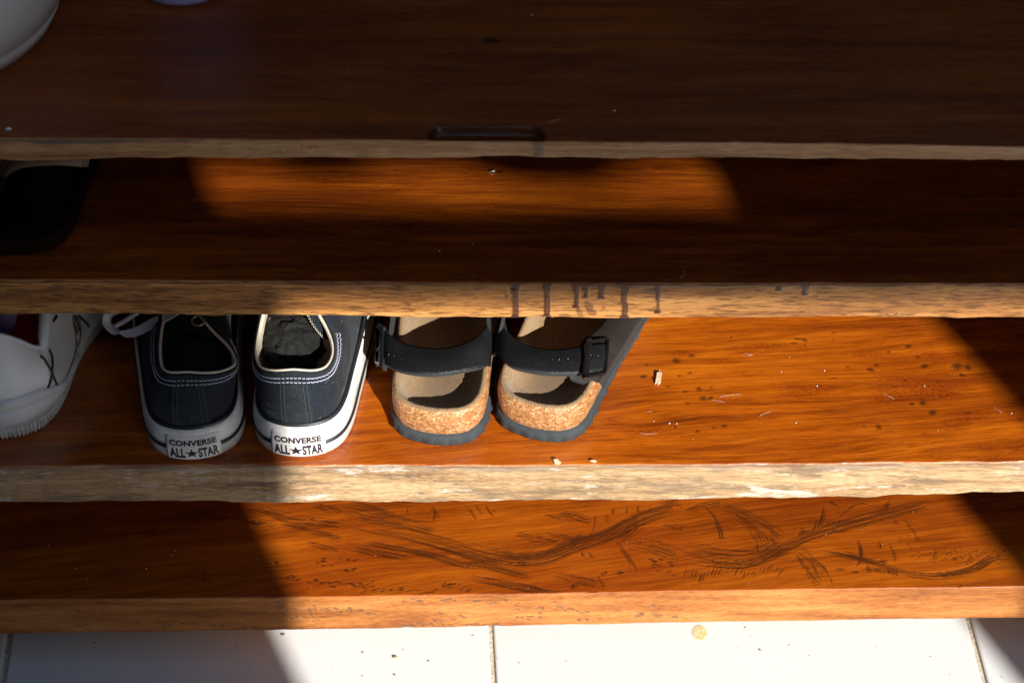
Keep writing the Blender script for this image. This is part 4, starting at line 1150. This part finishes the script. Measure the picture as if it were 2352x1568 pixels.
# right sandal strap
backR = [W_(1133, 822, .024), W_(1136, 806, .038), W_(1148, 820, .046), W_(1172, 842, .051), W_(1210, 853, .054), W_(1260, 860, .055), W_(1310, 860, .054), W_(1345, 858, .053), W_(1388, 853, .047)]
frontR = [W_(1152, 715, .024), W_(1156, 735, .040), W_(1163, 757, .047), W_(1185, 782, .050), W_(1220, 798, .052), W_(1265, 805, .053), W_(1312, 802, .053), W_(1347, 795, .052), W_(1396, 787, .046)]
o, topR = sheet('strap', backR, frontR, .0028, M['leather'], sdR[0], 80, 12, .0015, M['felt'])
frame_buckle(sdR[0], [W_(1351, 786, .056), W_(1397, 777, .049), W_(1390, 856, .049), W_(1343, 866, .056)], .0014, .0036)
holes(sdR[0], [topR[int(80 * t), 5] for t in (.665, .71, .75, .93)], (.1, -.1, 1))
tube('stud', [W_(1355, 822, .057), W_(1357, 819, .0585)], .0015, M['buckle'], sdR[0], 8)
# outer quarter panel of the right sandal: from under the buckle down to the sole edge
pin = [W_(1324, 858, .049), W_(1324, 822, .051), W_(1338, 784, .050), W_(1362, 764, .049), W_(1384, 742, .048), W_(1398, 715, .048), W_(1420, 660, .050)]
pmid = [W_(1374, 873, .038), W_(1392, 852, .039), W_(1412, 820, .040), W_(1434, 786, .041), W_(1455, 753, .041), W_(1478, 718, .041), W_(1512, 662, .041)]
pout = [W_(1383, 889, .013), W_(1399, 858, .0115), W_(1421, 824, .0115), W_(1443, 790, .0115), W_(1464, 757, .0115), W_(1487, 722, .0115), W_(1521, 665, .0115)]
M['leather_brown'] = simple('brown_black_leather', (.020, .015, .014), .5, .15, 60, .3, .0005, 1200)
sheet('quarter_panel', pin, pmid, .0026, M['leather_brown'], sdR[0], 60, 10, .002, M['felt'])
sheet('quarter_panel', pmid, pout, .0026, M['leather_brown'], sdR[0], 60, 6, .0005, M['felt'])
sheet('panel_lining', [W_(1306, 862, .045), W_(1312, 872, .040), W_(1335, 880, .036), W_(1365, 884, .030)], [W_(1310, 850, .047), W_(1320, 850, .047), W_(1345, 862, .046), W_(1374, 876, .034)], .002, M['leather'], sdR[0], 16, 5, .001, M['felt'])
sheet('side_panel', [W_(1134, 826, .018), W_(1143, 790, .018), W_(1150, 750, .018), W_(1160, 700, .018)], [W_(1136, 808, .037), W_(1146, 775, .043), W_(1155, 738, .050), W_(1162, 700, .055)], .0026, M['leather'], sdR[0], 20, 6, 0, M['felt'])
# front straps (under the shelf above), so the sandals are whole
for sd, yaw, mir in ((sdL, -7, True), (sdR, -17, False)):
    def LP(x, y, z):
        p = rot2(np.array([[-x if mir else x, y]]), yaw)[0]; return np.array([p[0], p[1], z]) + sd[2]
    A_ = [LP(-.040, .12, .02), LP(-.036, .115, .045), LP(-.018, .108, .066), LP(0, .106, .071), LP(.022, .108, .064), LP(.044, .115, .042), LP(.048, .12, .018)]
    B_ = [LP(-.047, .16, .02), LP(-.044, .158, .040), LP(-.022, .154, .055), LP(0, .153, .059), LP(.026, .155, .053), LP(.050, .158, .036), LP(.052, .16, .018)]
    sheet('front_strap', A_, B_, .0028, M['leather'], sd[0], 50, 8, .001, M['felt'])

# ---------------------------------------------------------------- white sneaker at the left
M['white_leather'] = simple('white_synthetic_leather', (.80, .81, .83), .5, .05, 40, .15, .0006, 300)
M['grey_mesh'] = simple('pale_grey_mesh_panel', (.56, .56, .59), .8, .10, 60, .5, .0006, 1800)
M['midsole'] = rubber_mat('off_white_midsole', (.68, .69, .71), (.40, .37, .33))
M['collar'] = simple('padded_white_collar', (.60, .67, .73), .55, .06, 40)
M['red'] = simple('deep_red_lining', (.75, .006, .006), .85, .3, 200, .3, .0005, 1500)
M['purple'] = simple('purple_mesh_tongue', (.16, .11, .28), .85, .3, 900, .6, .0008, 1400)
M['brown_pipe'] = simple('dark_brown_piping', (.055, .026, .016), .5, .2, 100)
def zebra():
    t = NT('striped_print_tape'); c = t.coord((1, 1, 1))
    w = t.new("ShaderNodeTexWave", wave_type='BANDS', bands_direction='Y'); t.l.new(c, w.inputs[0])
    w.inputs['Scale'].default_value = 62; w.inputs['Distortion'].default_value = 5; w.inputs['Detail'].default_value = 1; w.inputs['Detail Scale'].default_value = 8
    t.P(Base_Color=t.ramp(w.outputs['Fac'], [(.42, (.02, .018, .02)), (.6, (.26, .25, .24))]), Roughness=.6); return t.m
M['zebra'] = zebra()
wl = np.array([-.381, .964, ZC + .0005])
sn = empty('sneaker', tuple(wl), 'white chunky sneaker with red lining and brown piping at the left end of the shelf', 'sneaker')
WB = [(0, 0), (.020, .003), (.034, .011), (.043, .025), (.0480, .045), (.0508, .070), (.056, .093), (.065, .115), (.072, .15), (.072, .20), (.058, .26), (.03, .295), (0, .305), (-.03, .29), (-.048, .25), (-.054, .20), (-.048, .15), (-.043, .11), (-.043, .075), (-.043, .045), (-.040, .025), (-.032, .011), (-.019, .003)]
WT = [(.0, .022, .087), (.014, .0245, .086), (.026, .028, .077), (.0345, .032, .066), (.0395, .036, .062), (.0425, .042, .065), (.0435, .052, .073), (.043, .066, .082), (.040, .084, .092), (.034, .100, .101), (.022, .112, .108), (.004, .118, .112), (-.01, .116, .110),
      (-.02, .106, .104), (-.027, .092, .097), (-.031, .078, .090), (-.033, .064, .083), (-.034, .052, .075), (-.034, .043, .068), (-.032, .036, .064), (-.028, .031, .068), (-.021, .0265, .078), (-.011, .023, .085)]
NS = 23 * 14
wb = crom(np.c_[WB, np.zeros(len(WB))], NS, closed=True, arc=False)[:, :2]; wt = crom(np.array(WT), NS, closed=True, arc=False)
sfW = sstep(.008, .032, wb[:, 1])
MZ = .0395 - .0125 * sstep(.008, .045, wb[:, 1])
def wring(off, z, fl=0.0): o_ = offset2(wb, off + fl * sfW); return np.c_[o_, np.broadcast_to(z, (NS,))] + wl
ND = 1500
wd = crom(np.c_[WB, np.zeros(len(WB))], ND, closed=True)[:, :2]
la_ = np.r_[0, np.cumsum(np.linalg.norm(np.diff(wd, axis=0), axis=1))]
rib = (np.sin(la_ / .0031 * 2 * math.pi) > -.2) * .0019
def dring(off, z): o_ = offset2(wd, off); return np.c_[o_, np.full(ND, z)] + wl
rings_obj('outsole', [dring(-.004, 0), dring(-.0024 + rib, .0008), dring(-.0010 + rib, .0085), dring(-.0012 + rib * .5, .0100), dring(-.002, .0105)], M['midsole'], sn, cap_bot=True, smooth=False)
rings_obj('midsole', [wring(-.0022, .0102), wring(-.0002, .0110), wring(.0006, .0106 + (MZ - .0105) * .3, .003), wring(.0002, .0106 + (MZ - .0105) * .55, .0055), wring(-.0008, .0106 + (MZ - .0105) * .58, .0062),
    wring(-.0012, .0106 + (MZ - .0105) * .62, .0064), wring(-.0002, .0106 + (MZ - .0105) * .66, .0070), wring(-.0004, .0106 + (MZ - .0105) * .85, .008), wring(-.0018, MZ - .0006, .008), wring(-.0045, MZ, .008)], M['midsole'], sn)
GW = []
nv = 26
wb0 = offset2(wb, -.0042 + .008 * sfW); hw_ = 1 - sstep(.09, .16, wb[:, 1])
for k in range(nv):
    v = k / (nv - 1); w = hw_ * v ** 2.0 + (1 - hw_) * v ** .9; zf = hw_ * v + (1 - hw_) * (1 - (1 - v) ** 1.6)
    xy = wb0 * (1 - w)[:, None] + wt[:, :2] * w[:, None]
    if k < nv - 1: xy = offset2(xy, .0028 * math.sin(math.pi * v ** .8) * hw_)
    GW.append(np.c_[xy, MZ - .002 + (wt[:, 2] - MZ + .002) * zf] + wl)
GW = np.array(GW)
nF = NS
idx = np.zeros((nv - 1, NS), int)
scr = proj(GW)
cx = (scr[0][:-1] + np.roll(scr[0], -1, 1)[:-1]) / 2; cy = (scr[1][:-1] + scr[1][1:]) / 2
idx[(cx > 112) & (GW[:-1, :, 1] > wl[1] + .02) & (GW[:-1, :, 0] > wl[0])] = 1
Fc = grid_faces(nv, NS, False, True)
mesh_obj('upper', GW.reshape(-1, 3), Fc, [M['white_leather'], M['grey_mesh']], sn, mat_idx=idx.ravel())
inn = []
for k, (v, d) in enumerate([(1.0, -.0005), (.97, -.005), (.8, -.007), (.5, -.008), (.1, -.010)]):
    i = v * (nv - 1); i0 = int(i); g = GW[i0] * (1 - i + i0) + GW[min(i0 + 1, nv - 1)] * (i - i0); inn.append(np.c_[offset2(g[:, :2], d), g[:, 2]])
inn[-1][:, 2] = wl[2] + .034
rings_obj('lining', inn, M['red'], sn, cap_top=False)
c_ = inn[-1].mean(0); rings_obj('insole', [inn[-1], np.c_[np.full(NS, c_[0]) * .98 + inn[-1][:, 0] * .02, inn[-1][:, 1], inn[-1][:, 2]]], M['red'], sn)
# padded collar: thick along the side, thin across the heel
cr = .0016 + .0028 * sstep(.034, .044, wt[:, 1])
pc = GW[-1].copy(); pc[:, :2] = offset2(pc[:, :2], -cr * .5)
tube('collar', pc[::2], cr[::2], M['collar'], sn, 12, True)
flat = GW.reshape(-1, 3); sx_, sy_, sd_ = (a.ravel() for a in scr)
nrmW = np.cross(np.roll(GW, -1, 1) - np.roll(GW, 1, 1), np.gradient(GW, axis=0)); nrmW /= np.linalg.norm(nrmW, axis=2)[..., None] + 1e-12; nflat = nrmW.reshape(-1, 3)
tocam = np.array([0, 0, CAM_H]) - flat; facing = (nflat * tocam).sum(1) > 0
def snap(px, py, off=.0006):
    d = (sx_ - px) ** 2 + (sy_ - py) ** 2 + np.where(facing, 0, 1e5)
    j = np.argsort(d)[:10]; w = np.exp(-d[j] / 30.0) + 1e-9; w /= w.sum()
    return (flat[j] * w[:, None]).sum(0) + nflat[j[0]] * off
def zw(x, y): return ((x / 4.9) / 1.63265, (1150 + y / 4.9) / 1.63265)
for pts in ([(740, 915), (800, 960), (850, 1040), (935, 1180), (980, 1290), (1040, 1420), (1080, 1560)], [(900, 790), (940, 870), (955, 1000), (948, 1180), (935, 1300), (905, 1400), (865, 1490), (810, 1580)]):
    P_ = crom([snap(*zw(*p)) for p in pts], 40); tube('piping', P_, .0010, M['brown_pipe'], sn, 6)
P_ = crom([snap(*zw(*p), off=.0003) for p in [(1130, 1560), (1250, 1400), (1380, 1150), (1500, 900), (1620, 680), (1760, 470)]], 40); tube('piping', P_, .0006, M['brown_pipe'], sn, 6)
P_ = crom([snap(*zw(*p)) for p in [(1440, 170), (1560, 280), (1660, 390), (1715, 500)]], 24); tube('piping', P_, .0009, M['black_rubber'], sn, 6)
P_ = crom([snap(*zw(*p)) for p in [(1030, 170), (1000, 220), (965, 260)]], 12); tube('piping', P_, .0012, M['brown_pipe'], sn, 6)
Az = [snap(*zw(x, y), off=.0004) for x, y in [(1325, 150), (1350, 400), (1385, 700), (1405, 980)]]; Bz = [snap(*zw(x, y), off=.0004) for x, y in [(1440, 150), (1480, 400), (1500, 700), (1470, 940)]]
sheet('striped_tape', Az, Bz, .0008, M['zebra'], sn, 40, 6, .0004)
# purple tongue inside the collar
sheet('tongue', [W_(-40, 770, .062), W_(-20, 700, .080), W_(0, 640, .10)], [W_(28, 762, .056), W_(40, 720, .072), W_(46, 640, .10)], .004, M['purple'], sn, 24, 10, .006)

# ---------------------------------------------------------------- slide on the second shelf (far left, in shade)
M['slide_black'] = simple('matt_dark_foam', (.014, .006, .003), .9, .2, 60, Specular_IOR_Level=.05)
def floral():
    t = NT('patterned_fabric'); c = t.coord()
    n = t.noise(c, 38, 3, .5); n2 = t.noise(t.coord((1, 1, 1), (3, 1, 2)), 55, 3, .5)
    col = t.mix(t.rng(n, .55, .60, 0, 1), (.34, .26, .22), (.05, .065, .07)); col = t.mix(t.rng(n2, .58, .64, 0, 1), col, (.03, .05, .11))
    t.P(Base_Color=col, Roughness=.8); return t.m
M['floral'] = floral()
sl_ = empty('slide_sandal', (-.335, .965, ZB), 'black slide sandal with mottled fabric strap on the second shelf, far left', 'slide sandal')
SS = np.array(SAND) * [1.1, 1.0] ; NSS = 160
O2 = crom(np.c_[SS, np.zeros(len(SS))], NSS, closed=True)[:, :2]
def sring(off, z): o_ = offset2(O2, off); return np.c_[o_, np.full(NSS, z)] + np.array([-.335, .965, ZB + .0008])
rings_obj('sole', [sring(-.002, 0), sring(0, .002), sring(0, .010), sring(-.002, .012), sring(-.006, .0115)], M['slide_black'], sl_, cap_bot=True, cap_top=True)
bk = [on(-60, 560, ZB + .006), on(-20, 480, ZB + .016), on(0, 442, ZB + .021), on(12, 416, ZB + .026), on(33, 396, ZB + .031), on(67, 386, ZB + .035), on(133, 382, ZB + .036), on(187, 385, ZB + .029), on(200, 381, ZB + .018), on(202, 372, ZB + .008)]
ft = [np.array([b[0], b[1] + .06, b[2] + .006]) for b in bk]
sheet('strap', bk, ft, .002, M['floral'], sl_, 60, 8, .001, M['slide_black'])

# ---------------------------------------------------------------- pots on the top shelf
M['pot'] = simple('white_glazed_ceramic', (.62, .63, .66), .3, .05, 15)
M['lilac'] = simple('lilac_glazed_cup', (.42, .44, .85), .35, .05, 15)
def lathe(name, cx, cy, z, prof, mat, label, cat, n=128):
    V = []
    for r, h in prof:
        for k in range(n):
            a = 2 * math.pi * k / n; V.append((cx + r * math.cos(a), cy + r * math.sin(a), z + h))
    Fc = [tuple(f)[::-1] for f in grid_faces(len(prof), n, False, True)]
    Fc = [f[::-1] for f in Fc]
    Fc.append(tuple(range(n))[::-1]); Fc.append(tuple(range((len(prof) - 1) * n, len(prof) * n)))
    o = mesh_obj(name, V, Fc, mat, None); return tag(o, label, cat)
lathe('plant_pot', -.39, 1.07, ZA + .0006, [(.084, 0), (.0885, .0012), (.0915, .007), (.0925, .0105), (.0915, .0118), (.0918, .0130), (.0945, .0150), (.0985, .03), (.103, .05), (.108, .08), (.112, .11), (.114, .14), (.1145, .146), (.112, .148), (.108, .146), (.106, .13), (.10, .05), (.08, .03)],
      M['pot'], 'large white glazed pot with a grooved foot on the top shelf', 'pot')
lathe('cup', -.2204, 1.1095, ZA + .0006, [(.028, 0), (.0335, .0012), (.0348, .005), (.037, .02), (.039, .06), (.0395, .075), (.037, .076), (.035, .06), (.032, .01)], M['lilac'], 'small lilac cup at the back of the top shelf', 'cup', 64)

# ---------------------------------------------------------------- unseen screen behind the camera, added to cast the shade edges
M['screen_pale'] = simple('pale_shade_screen', (.30, .31, .33), .9, .1, 8)
wall = empty('shade_screen', (0, -1.05, 0), 'added unseen screen with gaps that shape the sun on the shelves', 'wall')
wall['kind'] = 'structure'
y0, y1 = -1.012, -1.00
xl = lambda z: .796 + .058 * (z - 1.19)
xr = lambda z: 1.387 - .03 * (z - 1.19)
def panel(name, P, ya=y0, yb=y1):
    n = len(P); V = [(x, ya, z) for x, z in P] + [(x, yb, z) for x, z in P]
    Fc = [tuple(range(n)), tuple(range(n, 2 * n))[::-1]] + [(k, n + k, n + (k + 1) % n, (k + 1) % n) for k in range(n)]
    return mesh_obj(name, V, Fc, M['screen_pale'], wall, smooth=False)
LZ = 1.606
panel('screen_left', [(-1.3, 0), (xl(0), 0), (xl(LZ), LZ), (-1.3, LZ)])
panel('screen_right', [(xr(0), 0), (2.7, 0), (2.7, LZ), (xr(LZ), LZ)])
panel('screen_bar', [(-1.3, LZ + .0005), (2.7, LZ + .0005), (2.7, 1.664), (-1.3, 1.664)])
panel('screen_slot_side', [(-1.3, 1.6645), (.806, 1.6645), (.814, 1.6925), (-1.3, 1.6925)])
panel('screen_slot_side', [(1.158, 1.6645), (2.7, 1.6645), (2.7, 1.696), (1.172, 1.6925)])
panel('screen_top', [(-1.3, 1.693), (.86, 1.693), (.885, 1.686), (.92, 1.686), (.945, 1.694), (.985, 1.694), (1.035, 1.680), (1.085, 1.679), (1.13, 1.693), (2.7, 1.693), (2.7, 2.6), (-1.3, 2.6)])  # lower edge dips to shape the dark patches in the sun band
# unseen cover over the rack, added to hold back sky light
M['roof'] = simple('dark_sky_blocker', (.035, .03, .026), .9, .2, 6)
V, Fc = box_arrays(-2.6, 2.9, .45, 2.2, 2.36, 2.44)
o = mesh_obj('sky_blocker', V, Fc, M['roof'], None, smooth=False); o['kind'] = 'structure'
V, Fc = box_arrays(-2.6, 2.9, 1.62, 1.74, 0, 2.355)
o = mesh_obj('house_wall', V, Fc, simple('darkened_house_wall', (.010, .008, .006), .9, .2, 6), None, smooth=False); o['kind'] = 'structure'  # unseen; made near-black so it reflects no sheen onto the top shelf
for nm, x0, x1 in (('side_blocker', -1.38, -1.302), ('side_blocker', 2.702, 2.78)):  # unseen blockers, added to shut out low sky light from both sides
    V, Fc = box_arrays(x0, x1, -1.0, 1.615, 0, 2.355)
    o = mesh_obj(nm, V, Fc, M['roof'], None, smooth=False); o['kind'] = 'structure'
